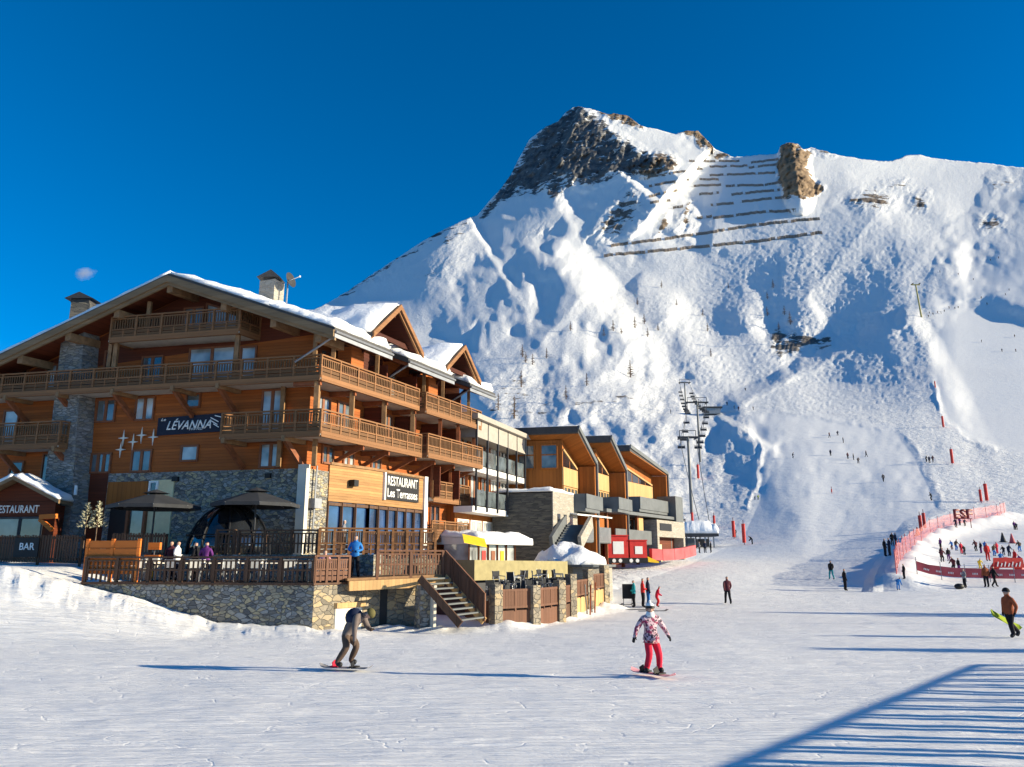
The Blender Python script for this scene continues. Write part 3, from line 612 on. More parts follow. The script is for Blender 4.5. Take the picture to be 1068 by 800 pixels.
# windows
def window(fr, side, a0, a1, z0, z1, off, parent, leaves=2, pane='pane', fm='frame', mull=.09, trans=0):
    """side 'u': in a facade running along u at v=off; side 'v': in a facade running along v at u=off"""
    f = MB(); g = MB(); fw = .1
    def bx_(mb, p0, p1, q0, q1, d0, d1):
        if side == 'u': mb.box(fr, p0, p1, off - d1, off - d0, q0, q1)
        else: mb.box(fr, off - d1, off - d0, p0, p1, q0, q1)
    bx_(f, a0 - fw, a0, z0 - fw, z1 + fw, .003, .09); bx_(f, a1, a1 + fw, z0 - fw, z1 + fw, .003, .09); bx_(f, a0, a1, z1, z1 + fw, .003, .09); bx_(f, a0, a1, z0 - fw, z0, .003, .13)
    for i in range(1, leaves): c = a0 + (a1 - a0) * i / leaves; bx_(f, c - mull, c + mull, z0, z1, .003, .07)
    if trans: bx_(f, a0, a1, trans - .05, trans + .05, .003, .06)
    bx_(g, a0, a1, z0, z1, .004, .03)
    w_ = f.build('window', fm, parent); g.build('pane', pane, w_); return w_
WF = [(11.95, 13.05, 10.4, 11.55, 2, 'pane'), (9.45, 10.5, 10.4, 11.55, 2, 'pane_pale'), (1.62, 2.7, 9.2, 11.6, 2, 'pane_pale'), (6.6, 7.35, 10.98, 11.62, 1, 'pane'), (11.85, 13.0, 7.55, 8.5, 3, 'pane'), (9.3, 10.4, 7.55, 8.6, 2, 'pane'), (1.5, 2.6, 7.58, 8.72, 2, 'pane_pale'), (6.45, 7.35, 8.05, 8.75, 1, 'pane_pale'),
      (4.7, 7.4, 12.0, 14.2, 2, 'pane_pale'), (3.4, 4.2, 12.0, 14.1, 1, 'pane_pale'), (9.2, 10.4, 12.0, 13.9, 2, 'pane'), (12.3, 12.9, 12.0, 14.4, 1, 'pane_dark'), (15.4, 16.8, 12.0, 13.8, 2, 'pane_pale'), (18.2, 19.2, 12.0, 13.7, 1, 'pane_dark'), (9.4, 10.6, 14.8, 16.2, 2, 'pane_dark'), (14.6, 15.5, 9.0, 11.2, 1, 'pane_pale'), (18.4, 19.3, 9.0, 11.2, 1, 'pane_pale'), (15.2, 16.2, 6.6, 8.6, 1, 'pane'), (17.6, 18.4, 6.4, 8.2, 1, 'pane_dark')]
for a0, a1, z0, z1, lv, pn in WF: window(H, 'u', a0, a1, z0, z1, 0, hotel, lv, pn)
window(H, 'u', 6.9, 8.0, 14.8, 16.6, 0, hotel, 2, 'pane'); 
tw = MB(); tw.prism([H.P(6.6, -.03, 14.9), H.P(4.6, -.03, 14.9), H.P(4.6, -.03, 16.05), H.P(6.6, -.03, 16.75)], H.v * .02); g_ = MB()
for u in (6.65, 5.3, 4.55): g_.beam(H.P(u, -.05, 14.75), H.P(u, -.05, 16.1 + (u - 4.5) * .33), .1, .1)
g_.beam(H.P(6.7, -.05, 16.85), H.P(4.5, -.05, 16.1), .1, .1); gg = g_.build('window', 'frame', hotel); tw.build('pane', 'pane_pale', gg)
for v0, v1, z0, z1, pn in ((.5, 1.5, 9.15, 11.3, 'pane_pale'), (2.3, 3.3, 9.15, 11.3, 'pane'), (5.2, 6.2, 9.15, 11.3, 'pane_pale'), (6.8, 7.4, 9.15, 11.3, 'pane'), (8.6, 9.5, 9.2, 11.2, 'pane_pale'), (11.3, 12.2, 9.2, 11.2, 'pane_pale'), (13.6, 14.4, 9.2, 11.2, 'pane'), (.6, 1.6, 12.05, 13.9, 'pane'), (7.0, 8.4, 12.05, 13.9, 'pane_pale'), (14.1, 15.0, 12.0, 13.7, 'pane'), (11.4, 12.3, 6.7, 8.6, 'pane'), (13.6, 14.5, 6.7, 8.6, 'pane_pale'), (12.2, 13.2, 4.2, 6.2, 'pane_dark'), (1.2, 2.0, 7.9, 8.7, 'pane'), (3.0, 3.8, 7.9, 8.7, 'pane_pale'), (5.6, 6.4, 7.9, 8.7, 'pane')):
    window(H, 'v', v0, v1, z0, z1, 0, hotel, 2, pn)
# stone column, plinth, corner pier
c_ = MB(); P = H.P
c_.hexa([P(12.75, -1.0, 2.5), P(14.75, -1.0, 2.5), P(14.75, -.003, 2.5), P(12.75, -.003, 2.5), P(13.55, -1.0, zr(13.6) - .02), P(15.0, -1.0, zr(15) - .02), P(15.0, -.003, zr(15) - .02), P(13.55, -.003, zr(13.6) - .02)])
c_.build('stone_column', 'stone_col', hotel)
st = MB(); st.box(H, -.06, 11.8, -.07, -.004, 2.6, 7.42); st.box(H, -.07, -.004, -.004, 1.7, 2.6, 7.42); st.build('stone_base', 'stone', hotel)
MB().box(H, -.28, .2, -.34, -.075, 2.6, 7.6).build('pilaster', 'concrete', hotel)
MB().box(H, 11.82, 13.0, -.05, -.004, 2.6, 7.45).build('niche', 'wall_dark', hotel)
d_ = MB(); d_.tube([P(-.25, .5, 7.6), P(-.25, .45, 5.9)], .05, 6); d_.tube([P(-.25, .45, 5.4), P(-.25, .4, 3.2)], .05, 6); d_.box(H, -.45, -.1, .2, .75, 5.4, 5.9); d_.build('downpipe', 'metal', hotel)
# the glazed bay with the honey boards
by_ = [(-.1, 1.75), (-.5, 4.75), (-.5, 10.4), (-.01, 10.4), (-.01, 1.75)]
MB().prism([P(u, v, 5.85) for u, v in by_], (0, 0, 1.95)).build('timber_bay', 'bayw', hotel)
MB().prism([P(u * 1.0 - .08, v, 7.8) for u, v in by_], (0, 0, .14)).build('bay_cornice', 'post', hotel)
by2 = [(u + .12 if u < -.05 else u, v) for u, v in by_]; MB().prism([P(u, v, 2.8) for u, v in by2], (0, 0, 3.04)).build('bay_glazing', 'pane_blue', hotel)
mu = MB()
def along(pts, t): (a, b), (c, d) = pts; return a + (c - a) * t, b + (d - b) * t
for sg, n in (((by_[0], by_[1]), 3), ((by_[1], by_[2]), 6)):
    for i in range(n + 1): u, v = along(sg, i / n); mu.beam(P(u + .02, v, 2.8), P(u + .02, v, 5.85), .13, .13)
    for z in (5.72, 4.3 if n == 6 else 2.95): mu.beam(P(sg[0][0] + .03, sg[0][1], z), P(sg[1][0] + .03, sg[1][1], z), .1, .16)
mu.build('mullion', 'brown', hotel)
MB().box(H, -.62, -.01, 10.42, 10.8, 2.8, 7.95).build('white_pier', 'white', hotel)
for v, u in ((3.3, -.3), ): MB().cube(P(u - .2, v, 6.75), .35, .4, .35, R(-25)).build('floodlight', 'black', hotel)
# ground floor openings behind the terrace
def slabpart(name, m, u0, u1, v0, v1, z0, z1): return MB().box(H, u0, u1, v0, v1, z0, z1).build(name, m, hotel)
slabpart('board_panel', 'larch', 9.2, 11.7, -.14, -.075, 5.7, 6.95); slabpart('cream_panel', 'cream', 7.6, 9.0, -.14, -.075, 3.1, 7.0)
slabpart('dark_opening', 'black', 10.2, 11.4, -.1, -.075, 3.1, 5.65)
dr_ = MB(); dr_.box(H, 9.0, 9.15, -.3, -.075, 3.1, 5.75); dr_.box(H, 10.05, 10.2, -.3, -.075, 3.1, 5.75); dr_.box(H, 9.15, 10.05, -.3, -.075, 5.6, 5.75); dr_.box(H, 9.15, 10.05, -.22, -.075, 3.1, 3.5); do = dr_.build('door', 'frame', hotel)
MB().box(H, 9.15, 10.05, -.16, -.075, 3.5, 5.6).build('pane', 'pane', do)
window(H, 'u', 8.6, 8.95, 6.2, 6.85, -.14, hotel, 1, 'pane_dark', 'white')
slabpart('wall_vent', 'black', 7.35, 7.7, -.2, -.075, 6.9, 7.15); slabpart('wall_vent', 'black', 1.9, 2.2, -.2, -.075, 6.95, 7.2)
for u in (6.6, 2.4): MB().cube(P(u, -.2, 5.3), .16, .2, .4).build('wall_lamp', 'white', hotel)
for u in (13.0, ): MB().cube(P(12.6, -1.15, 6.2), .12, .12, .5).build('wall_lamp', 'letter', hotel)
# chimneys on the roof
b0 = P(15.75, .7, 14.85)
MB().cube(b0, 1.05, .9, 2.85, R(10)).build('chimney', 'slate', roof)
cp_ = MB(); t = b0 + Vector((0, 0, 2.85)); cp_.prism([t + Vector((-.85, -.6, .22)), t + Vector((.85, -.6, .22)), t + Vector((0, -.6, .62))], (0, 1.2, 0)); cp_.cube(t, 1.1, .8, .24); cp_.build('chimney_cap', 'roofdark', roof)
b1 = P(4.35, 2.0, 16.3)
MB().cube(b1, 1.05, .9, 2.3, R(-20)).build('chimney', 'stone_pale', roof)
cp_ = MB(); t = b1 + Vector((0, 0, 2.3)); cp_.prism([t + Vector((-.75, -.55, .15)), t + Vector((.6, -.55, .15)), t + Vector((.05, -.55, .6))], (0, 1.1, 0)); cp_.cube(t, .8, .7, .16); cp_.build('chimney_cap', 'roofdark', roof)
q = P(3.35, 2.0, 16.3)
dsh = thing('satellite_dish', 'round satellite dish on a mast beside the pale roof chimney', 'satellite dish', q)
MB().tube([q, q + Vector((0, 0, 2.3))], .045, 8).build('mast', 'metal', dsh)
dd_ = MB(); n = Vector((.85, -.3, .2)).normalized(); x = n.cross(Vector((0, 0, 1))).normalized(); y = x.cross(n); c0 = q + Vector((0, 0, 2.3)) + n * .1; vs_ = []
for r_, dpt in ((0, .0), (.25, .03), (.46, .12)): vs_.append([c0 + (x * math.cos(a) + y * math.sin(a)) * r_ + n * dpt for a in [2 * math.pi * i / 14 for i in range(14)]])
for k in range(2): dd_.add(vs_[k] + vs_[k + 1], [(i, (i + 1) % 14, 14 + (i + 1) % 14, 14 + i) for i in range(14)])
dd_.build('dish', 'char', dsh, smooth=True)
MB().tube([c0, c0 + n * .6, c0 + n * .75], [.025, .025, .06], 6).build('receiver_arm', 'white', dsh)
# banner, signs, stars
bn = thing('hotel_banner', 'dark navy banner with white slanted hotel name hung on the timber front', 'banner', P(6.9, -.1, 9.5))
MB().hexa([P(9.0, -.1, 9.42), P(4.95, -.1, 9.52), P(4.95, -.06, 9.52), P(9.0, -.06, 9.42), P(9.0, -.1, 10.4), P(4.95, -.1, 10.52), P(4.95, -.06, 10.52), P(9.0, -.06, 10.4)]).build('cloth', 'navy', bn)
ru = -H.u; up = Vector((0, 0, 1))
writing('L\u00c9VANNA', 2.75, .62, P(7.05, -.1, 10.02), ru, up, 'letter', bn, .012, .35); writing('Le', .3, .16, P(8.65, -.1, 10.3), ru, up, 'letter', bn, .012, .3); writing('HOTEL', .8, .13, P(6.6, -.1, 9.72), ru, up, 'letter', bn, .012, .2)
fl = MB()
for i, (a, b, c, d) in enumerate(((5.75, 10.3, 5.25, 10.05), (5.7, 10.12, 5.3, 9.9), (5.55, 9.95, 5.2, 9.75), (5.5, 10.4, 5.1, 10.3))): fl.beam(P(a, -.107, b), P(c, -.107, d), .012, .05)
fl.build('emblem', 'letter', bn)
for i, (x, y) in enumerate(((129, 457), (139, 461), (148, 454), (160, 456), (126, 469))):
    lb = ['upper left', 'middle', 'topmost', 'rightmost', 'lowest'][i]
    r_ = ray(x, y); tt = (H.P(0, -.12, 0) - Vector((0, 0, EYE))); nn = H.v.copy(); nrm = Vector((-H.u.y, H.u.x, 0)); k = tt.dot(nrm) / r_.dot(nrm); c0 = Vector((0, 0, EYE)) + r_ * k
    sm_ = MB(); pts = []
    for j in range(8): a = math.pi / 4 * j; rr = (.34 if j % 4 == 0 else .07); rr = .46 if j in (2, 6) else rr; pts.append(c0 + ru * math.cos(a) * rr + up * math.sin(a) * rr)
    sm_.prism(pts, nrm * -.04 if nrm.y > 0 else nrm * .04)
    tag(sm_.build('star_decoration', 'bulb', None, c0), lb + ' of the five pale four pointed stars on the timber front', 'decoration', 'star decorations on the hotel front')
sg = thing('restaurant_sign', 'black board with white restaurant name on the honey coloured timber bay', 'sign', P(-.55, 7.9, 7))
MB().box(H, -.6, -.51, 6.15, 9.75, 6.25, 7.75).build('board', 'black', sg); MB().box(H, -.64, -.505, 6.02, 6.15, 6.2, 7.8).build('edge_strip', 'white', sg)
writing('RESTAURANT', 3.2, .56, P(-.6, 7.95, 7.35), H.v, up, 'letter', sg, .015); writing('Les Terrasses', 3.2, .52, P(-.6, 7.95, 6.65), H.v, up, 'letter', sg, .015)
# ------------------------------------------------------------ restaurant hut, left
U = Vector((0, 0, 1))
T = Frame((-25.9, 40.6), 98, -12)                      # u to the right along the front, v back
hut = thing('restaurant_hut', 'small timber entrance hut with snowy gable roof, white restaurant lettering and glass doors', 'hut', T.P(0, 0, 2.9))
hp = T.P
for s in (-1, 1):
    rr = MB(); rr.hexa([hp(0, -.9, 6.85), hp(s * 2.75, -.9, 5.6), hp(s * 2.75, 1.3, 5.6), hp(0, 1.3, 6.85), hp(0, -.9, 7.03), hp(s * 2.75, -.9, 5.78), hp(s * 2.75, 1.3, 5.78), hp(0, 1.3, 7.03)]); ro = rr.build('roof', 'fascia', hut)
    MB().snow(hp(0, -.85, 7.03), hp(s * 2.7, -.85, 5.8), hp(s * 2.7, 1.3, 5.8), hp(0, 1.3, 7.03), .3, 14, 8, .12, 31 + s).build('roof_snow', 'drift', ro, smooth=True)
MB().prism([hp(-2.3, -.05, 5.75), hp(2.3, -.05, 5.75), hp(0, -.05, 6.8)], T.v * .1).build('gable', 'wall_dark', hut)
MB().box(T, -2.3, 2.3, -.12, .05, 5.05, 5.74).build('sign_board', 'wall_dark', hut)
writing('RESTAURANT', 2.55, .4, hp(.12, -.125, 5.38), T.u, U, 'letter', hut, .02)
for s in (-1, 1): MB().beam(hp(s * 1.6, -.3, 4.95), hp(s * 2.5, -.3, 5.0), .2, .24).beam(hp(s * 2.35, -.3, 4.3), hp(s * 1.6, -.3, 4.85), .16, .2).build('bracket', 'orange', hut)
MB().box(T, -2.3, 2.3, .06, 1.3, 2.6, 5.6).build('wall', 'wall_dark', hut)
for u0, u1 in ((-2.4, -1.6), (-.9, .25), (.4, 1.55)):
    f = MB(); f.box(T, u0 - .1, u0, -.02, .055, 2.7, 5.0).box(T, u1, u1 + .1, -.02, .055, 2.7, 5.0).box(T, u0, u1, -.02, .055, 4.88, 5.0).box(T, u0, u1, -.02, .055, 3.6, 3.7)
    d = f.build('door', 'dmetal', hut); MB().box(T, u0, u1, .02, .05, 2.7, 4.88).build('pane', 'pane', d)
# slat fence with the bar sign
def slat_fence(name, label, fr, u0, u1, v, z0, z1, m='brown', pitch=.14, group=None, posts=2.2):
    t = thing(name, label, 'fence', fr.P((u0 + u1) / 2, v, z0), group)
    a = MB(); n = int((u1 - u0) / pitch)
    for i in range(n): u = u0 + (i + .5) * pitch; a.box(fr, u - .05, u + .05, v - .03, v + .0, z0, z1 - .02 * (i % 3))
    a.build('slats', m, t); b = MB(); b.box(fr, u0, u1, v + .005, v + .06, z1 - .2, z1 - .1).box(fr, u0, u1, v + .005, v + .06, z0 + .1, z0 + .2)
    b.build('rail', m, t)
    k = max(1, int((u1 - u0) / posts))
    for i in range(k + 1): u = u0 + (u1 - u0) * i / k; MB().box(fr, u - .06, u + .06, v + .07, v + .19, z0 - .3, z1 - .05).build('post', m, t)
    return t
bf = slat_fence('slat_fence', 'dark brown upright slat fence with white BAR lettering in front of the hut', T, -4.2, 4.75, -2.2, 2.7, 4.0)
MB().box(T, 1.25, 2.55, -2.3, -2.235, 2.95, 3.85).build('sign_panel', 'black', bf); writing('BAR', .8, .34, hp(1.95, -2.3, 3.45), T.u, U, 'letter', bf, .015)
slat_fence('slat_fence', 'short dark slat fence behind the orange board screen', T, 6.6, 9.3, -2.9, 2.9, 4.05)
# orange board screen
og = thing('board_screen', 'bright orange wooden board screen with top rail at the terrace end', 'screen', at(88, 600, 32.6))
O0, O1 = at(88, 600, 32.6), at(142, 600, 32.2); ox = (O1 - O0).normalized(); ox.z = 0; zt = 3.62
for k in range(2):
    a = O0 + (O1 - O0) * (.0 if k == 0 else .5) ; b = O0 + (O1 - O0) * (.49 if k == 0 else .99); m_ = MB()
    for j in range(4): z = zt - .18 - j * .34; m_.beam(Vector((a.x, a.y, z)), Vector((b.x, b.y, z)), .05, .32)
    m_.build('panel', 'orange', og)
for t_ in (0, .495, 1.0): p = O0 + (O1 - O0) * t_; MB().beam(Vector((p.x, p.y, 1.6)), Vector((p.x, p.y, zt + .05)), .12, .12).build('post', 'orange', og)
MB().beam(Vector((O0.x, O0.y - .1, 1.7)), Vector((O0.x - .25, O0.y - 1.1, 1.6)), .1, .1).build('foot', 'orange', og)

# ------------------------------------------------------------ lower terrace
A0 = at(325, 655, 31.0); wl_ = Vector((-6.5, .95, 0)).normalized(); wr_ = Vector((1.1, 1.35, 0)).normalized()
LT = Frame((A0.x, A0.y), math.degrees(math.atan2(wl_.x, wl_.y)), math.degrees(math.atan2(wr_.x, wr_.y)))
L_ = LT.P
ter = thing('lower_terrace', 'lower dining terrace on a rubble stone wall with brown balustrade', 'terrace', L_(0, 0, 0))
MB().prism([L_(0, 0, -.5), L_(10, 0, -.5), L_(10, 4.8, -.5), L_(0, 3.4, -.5)], (0, 0, 2.36)).build('retaining_wall', 'stone', ter)
MB().box(LT, -.01, -.004, .0, 3.4, -.4, 1.82).build('side_facing', 'stone_warm', ter)
MB().prism([L_(-.08, -.1, 1.865), L_(9.9, -.1, 1.865), L_(9.9, 4.8, 1.865), L_(-.08, 3.4, 1.865)], (0, 0, .08)).build('coping', 'brown', ter)
a, c = MB(), MB(); rail_line(LT, [(9.9, .05), (.05, .05)], 1.95, 2.93, 1.45, a, c, low=False, slats=.2); a.build('front_railing', 'brown', ter); c.build('front_baluster', 'brown', ter)
a, c = MB(), MB(); rail_line(LT, [(.05, .05), (.05, 1.75)], 1.98, 2.98, .62, a, c, slats=.1); a.build('side_railing', 'steelred', ter); c.build('side_panel', 'steelred', ter)
nb = MB(); nb.box(LT, -.16, -.011, 1.0, 2.45, .95, 1.15); nb.build('lintel', 'larch_sunlit', ter); MB().box(LT, -.05, -.011, 1.05, 2.4, -.2, .95).build('hatch', 'concrete', ter)
up_ = thing('upper_terrace', 'upper hotel terrace with dark brown railing under the parasols', 'terrace', L_(2, 5, 0))
UT = Frame((-10.6, 35.4), -80, 10); P2 = UT.P
MB().prism([P2(-4.6, .0, -.4), P2(9.5, .0, -.4), P2(9.5, 6, -.4), P2(-4.6, 3.0, -.4)], (0, 0, 3.45)).build('deck', 'stone', up_)
a, c = MB(), MB(); rail_line(UT, [(3.0, .06), (2.1, .06)], 3.06, 4.15, 1.3, a, c, low=False, slats=.17); rail_line(UT, [(1.9, .06), (-1.95, .06)], 3.06, 4.12, 1.3, a, c, low=False, slats=.17); a.build('railing', 'brown', up_); c.build('baluster', 'brown', up_)
a, c = MB(), MB(); SR = Frame(P2(-2.05, -.05, 0), 76, -14); rail_line(SR, [(0, 0), (5.2, 0)], 3.06, 4.2, .62, a, c, slats=.1); a.build('side_railing', 'rail', up_); c.build('side_panel', 'brown', up_)
MB().prism([SR.P(2.6, .05, -.4), SR.P(5.3, .05, -.4), SR.P(5.3, 2.6, -.4), SR.P(2.6, 3, -.4)], (0, 0, 3.4)).build('side_wall', 'stone_warm', up_)
ar = MB(); ar.prism([SR.P(4.2 - .38 * math.cos(t), .04, 1.9 + (.75 * math.sin(t) if t > .01 else 0)) for t in [math.pi * i / 8 for i in range(9)]] , (0, -.03, 0)); ar.build('arch_opening', 'black', up_)
# bridge with railing and the stairs
br = thing('footbridge', 'timber footbridge deck with brown railing joining terrace and stairs', 'bridge', at(410, 655, 32.5))
B0, B1 = at(362, 612, 31.9), at(462, 603, 34.0); B0.z, B1.z = 2.0, 2.12; dx = (B1 - B0).normalized(); bk = Vector((-dx.y, dx.x, 0)).normalized()
dk = MB(); dk.hexa([B0, B1, B1 + bk * 2.4, B0 + bk * 2.4, B0 + U * .1, B1 + U * .1, B1 + bk * 2.4 + U * .1, B0 + bk * 2.4 + U * .1]); dk.build('deck', 'post', br)
MB().beam(B0 - U * .2 - bk * .04 + dx * .05, B1 - U * .2 - bk * .04, .16, .38).build('edge_beam', 'larch_sunlit', br); MB().beam(B0 - U * .2 + bk * 2.3, B1 - U * .2 + bk * 2.3, .16, .38).build('edge_beam', 'post', br)
BF = Frame((B0.x, B0.y), math.degrees(math.atan2(dx.x, dx.y)), math.degrees(math.atan2(bk.x, bk.y))); LB = (B1 - B0).length
a, c = MB(), MB(); rail_line(BF, [(1.25, .05), (LB, .05)], 2.16, 3.2, 1.25, a, c, low=False, slats=.13); a.build('railing', 'steelred', br); c.build('baluster', 'steelred', br)
for q in (B0 + dx * 3.25 - bk * .25, ): MB().cube(Vector((q.x, q.y, -.3)), .55, .6, 2.1, R(30)).build('stone_pillar', 'stone', br); MB().cube(Vector((q.x + .36, q.y - .18, -.3)), .12, .62, 2.1, R(30)).build('lit_pillar_edge', 'concrete', br)  # pale strip paints the sunlit right side of the pillar
MB().cube(Vector((B0.x + 1.3, B0.y + 2.1, -.4)), 3.0, .3, 2.3, R(25)).build('back_wall', 'stone_warm', br)
MB().cube(Vector((B0.x + .95, B0.y + 1.85, -.4)), .75, .2, 2.1, R(25)).build('passage_shade', 'black', br)  # black slab painted in for the darkness of the passage under the bridge
st_ = thing('staircase', 'open timber staircase with brown railing going down to the snow beside the footbridge', 'stairs', at(480, 655, 33))
S0, S1 = at(464, 600, 34.1), at(505, 645, 33.2); S0.z, S1.z = 2.1, .35; sd = (S1 - S0); sh = Vector((sd.x, sd.y, 0)).normalized(); sw = Vector((sh.y, -sh.x, 0)); sw = sw if sw.x < 0 else -sw
for k in (0.0, 1.9): MB().beam(S0 + sw * k, S1 + sw * k, .08, .32).build('stringer', 'larch_sunlit' if k == 0 else 'brown', st_)  # left stringer given a darker wood to stand for its shade
for i in range(9): p = S0 + sd * ((i + .5) / 9) + U * .06; MB().beam(p + sw * .05, p + sw * 1.85, .26, .06).build('tread', 'grey', st_)
hr = MB(); n = 5
hr.beam(S0 + U * 1.1, S1 + U * 1.1, .1, .08); hr.beam(S0 + U * .2, S1 + U * .2, .06, .08)
for i in range(n + 1): p = S0 + sd * (i / n); hr.beam(p + U * .0, p + U * 1.12, .1, .1, sh)
hr.build('handrail', 'steelred', st_); bl = MB()
for i in range(26): p = S0 + sd * ((i + .5) / 26); bl.beam(p + U * .22, p + U * 1.06, .03, .06, sh)
bl.build('baluster', 'steelred', st_)
ld = thing('metal_stair', 'narrow dark metal stair in the shade under the footbridge', 'stairs', at(415, 655, 34.6))
q0, q1 = at(404, 614, 35.2), at(428, 657, 34.2)
for k in (0, .75): MB().beam(q0 + Vector((-.2, k, 0)), q1 + Vector((-.2, k, 0)), .06, .2).build('stringer', 'dmetal', ld)
for i in range(9): p = q0 + (q1 - q0) * ((i + .5) / 9) + Vector((-.2, 0, 0)); MB().beam(p, p + Vector((0, .75, 0)), .2, .04).build('tread', 'metal', ld)
# yard wall with stone pillars
yw = thing('yard_wall', 'curved yard wall of stone pillars with rust brown panels beside the piste', 'wall', at(557, 655, 35))
YP = [at(x, y, Y) for x, y, Y in ((517, 656, 33.7), (557, 655, 35), (584, 650, 37.5), (596, 642, 39.7), (614, 632, 43.5), (631, 628, 47))]
ht = [1.82, 1.8, 1.95, 2.0, 1.95, 2.1]
for i, p in enumerate(YP):
    g0 = p.z - .5; MB().cube(Vector((p.x, p.y, g0)), .42, .42, ht[i] + .5, R(40)).build('pillar', 'stone_warm', yw)
for i in range(5):
    a, b = YP[i], YP[i + 1]; d = (b - a); d.z = 0; L = d.length; d.normalize(); a2, b2 = a + d * .25, b - d * .25; z0 = min(a.z, b.z)
    lowm = 'steelred' if i < 2 else ('larch_sunlit' if i > 2 else 'brown')
    MB().hexa([Vector((a2.x, a2.y, z0 - .4)), Vector((b2.x, b2.y, z0 - .4)), Vector((b2.x, b2.y + .1, z0 - .4)), Vector((a2.x, a2.y + .1, z0 - .4)), Vector((a2.x, a2.y, z0 + .78)), Vector((b2.x, b2.y, z0 + .78)), Vector((b2.x, b2.y + .1, z0 + .78)), Vector((a2.x, a2.y + .1, z0 + .78))]).build('lower_panel', lowm if i != 1 else 'steelred', yw)
    r1 = MB()
    for z in (z0 + .92, z0 + 1.62): r1.beam(Vector((a2.x, a2.y, z)), Vector((b2.x, b2.y, z)), .06, .1)
    k = max(3, int(L / .11))
    for j in range(k): p = a2 + (b2 - a2) * ((j + .5) / k); r1.beam(Vector((p.x, p.y, z0 + .9)), Vector((p.x, p.y, z0 + 1.6)), .03, .075, d)
    for j in range(int(L / .8) + 1): p = a2 + (b2 - a2) * (j / (int(L / .8) + .001)) if j else a2; r1.beam(Vector((p.x, p.y, z0 + .75)), Vector((p.x, p.y, z0 + 1.66)), .07, .07, d)
    r1.build('railing', 'steelred', yw)
# stores at the back of the yard, snow heaped on the roof
sh_ = thing('store_shed', 'low storage shed with olive fascia and snow heaped on its flat roof', 'shed', at(545, 610, 44))
s0, s1 = at(495, 583, 41.5), at(592, 590, 48.5); s0.z = s1.z = 1.75; sdv = (s1 - s0); sbk = Vector((-sdv.y, sdv.x, 0)).normalized()
MB().hexa([s0, s1, s1 + sbk * 4, s0 + sbk * 4, s0 + U * 1.05, s1 + U * .95, s1 + sbk * 4 + U * .95, s0 + sbk * 4 + U * 1.05]).build('fascia', 'olive', sh_)
g0 = s0 + sbk * .5; g1 = s1 + sbk * .5; g0.z = g1.z = -.3; MB().hexa([g0, g1, g1 + sbk * 3.4, g0 + sbk * 3.4, g0 + U * 2.04, g1 + U * 2.04, g1 + sbk * 3.4 + U * 2.04, g0 + sbk * 3.4 + U * 2.04]).build('wall', 'dmetal', sh_)
rs = thing('stone_kiosk', 'low round stone kiosk at the yard corner carrying a big heap of snow', 'kiosk', at(612, 610, 50))
kc = at(610, 600, 50.5); kc.z = 0
cyl = MB(); cyl.tube([kc + Vector((0, 0, -.3)), kc + Vector((0, 0, 2.35))], 1.75, 18); cyl.build('wall', 'stone_pale', rs)
cyl = MB(); cyl.tube([kc + Vector((0, 0, 2.36)), kc + Vector((0, 0, 2.5))], 2.0, 18); cyl.build('roof', 'grey', rs)
hp_ = MB(); hp_.ball(kc + Vector((-1.0, 0, 2.5)), 2.4, 1.7, 1.15, 24, 10, 0, .5)
for v in hp_.v: v += Vector((0, 0, .9 * (float(vnoise(np.array(v.x * 1.6), np.array(v.y * 1.6 + v.z))) - .5) * (1 if v.z > 2.55 else 0)))
hp_.build('roof_snow', 'drift', rs, smooth=True)

# ------------------------------------------------------------ glass fronted building
G = Frame((-2.64, 52.0), -70, 20.8); GP = G.P; GL = 10.2
gb = thing('apartment_block', 'modern apartment block with pale slabs, dark upright fins and glazed balconies beside the timber hotel', 'building', GP(0, 0, 2))
MB().box(G, 1.3, 8, 0, GL, 0, 12.0).build('wall', 'larch', gb)
MB().box(G, -.5, 8, -.4, GL + .3, 12.2, 12.55).build('roof', 'greypale', gb)
for z0, z1 in ((8.65, 9.05), (5.9, 6.3)): MB().box(G, -.1, 1.29, -.2, GL, z0, z1).build('slab', 'white', gb)
for i in range(6): v = .2 + i * 1.95; MB().box(G, -.22, -.101, v - .06, v + .06, 6.0, 12.19).build('fin', 'dmetal', gb)
for z0 in (9.05, 6.3):
    for i in range(5):
        v = .3 + i * 1.95; MB().box(G, -.06, -.03, v, v + 1.75, z0 + .08, z0 + 1.15).build('glass_guard', 'pane', gb)
        window(G, 'v', v + .2, v + 1.5, z0 + .1, z0 + 2.3, 1.3, gb, 2, 'pane_pale' if i % 2 else 'pane', 'white' if i > 2 else 'frame')
MB().box(G, -.2, 1.25, .2, GL, 11.0, 12.19).build('blind', 'greypale', gb)
for i in range(4): v = .4 + i * 2.2; window(G, 'v', v, v + 1.7, 3.0, 5.4, 1.3, gb, 2, 'pane_pale', 'white')
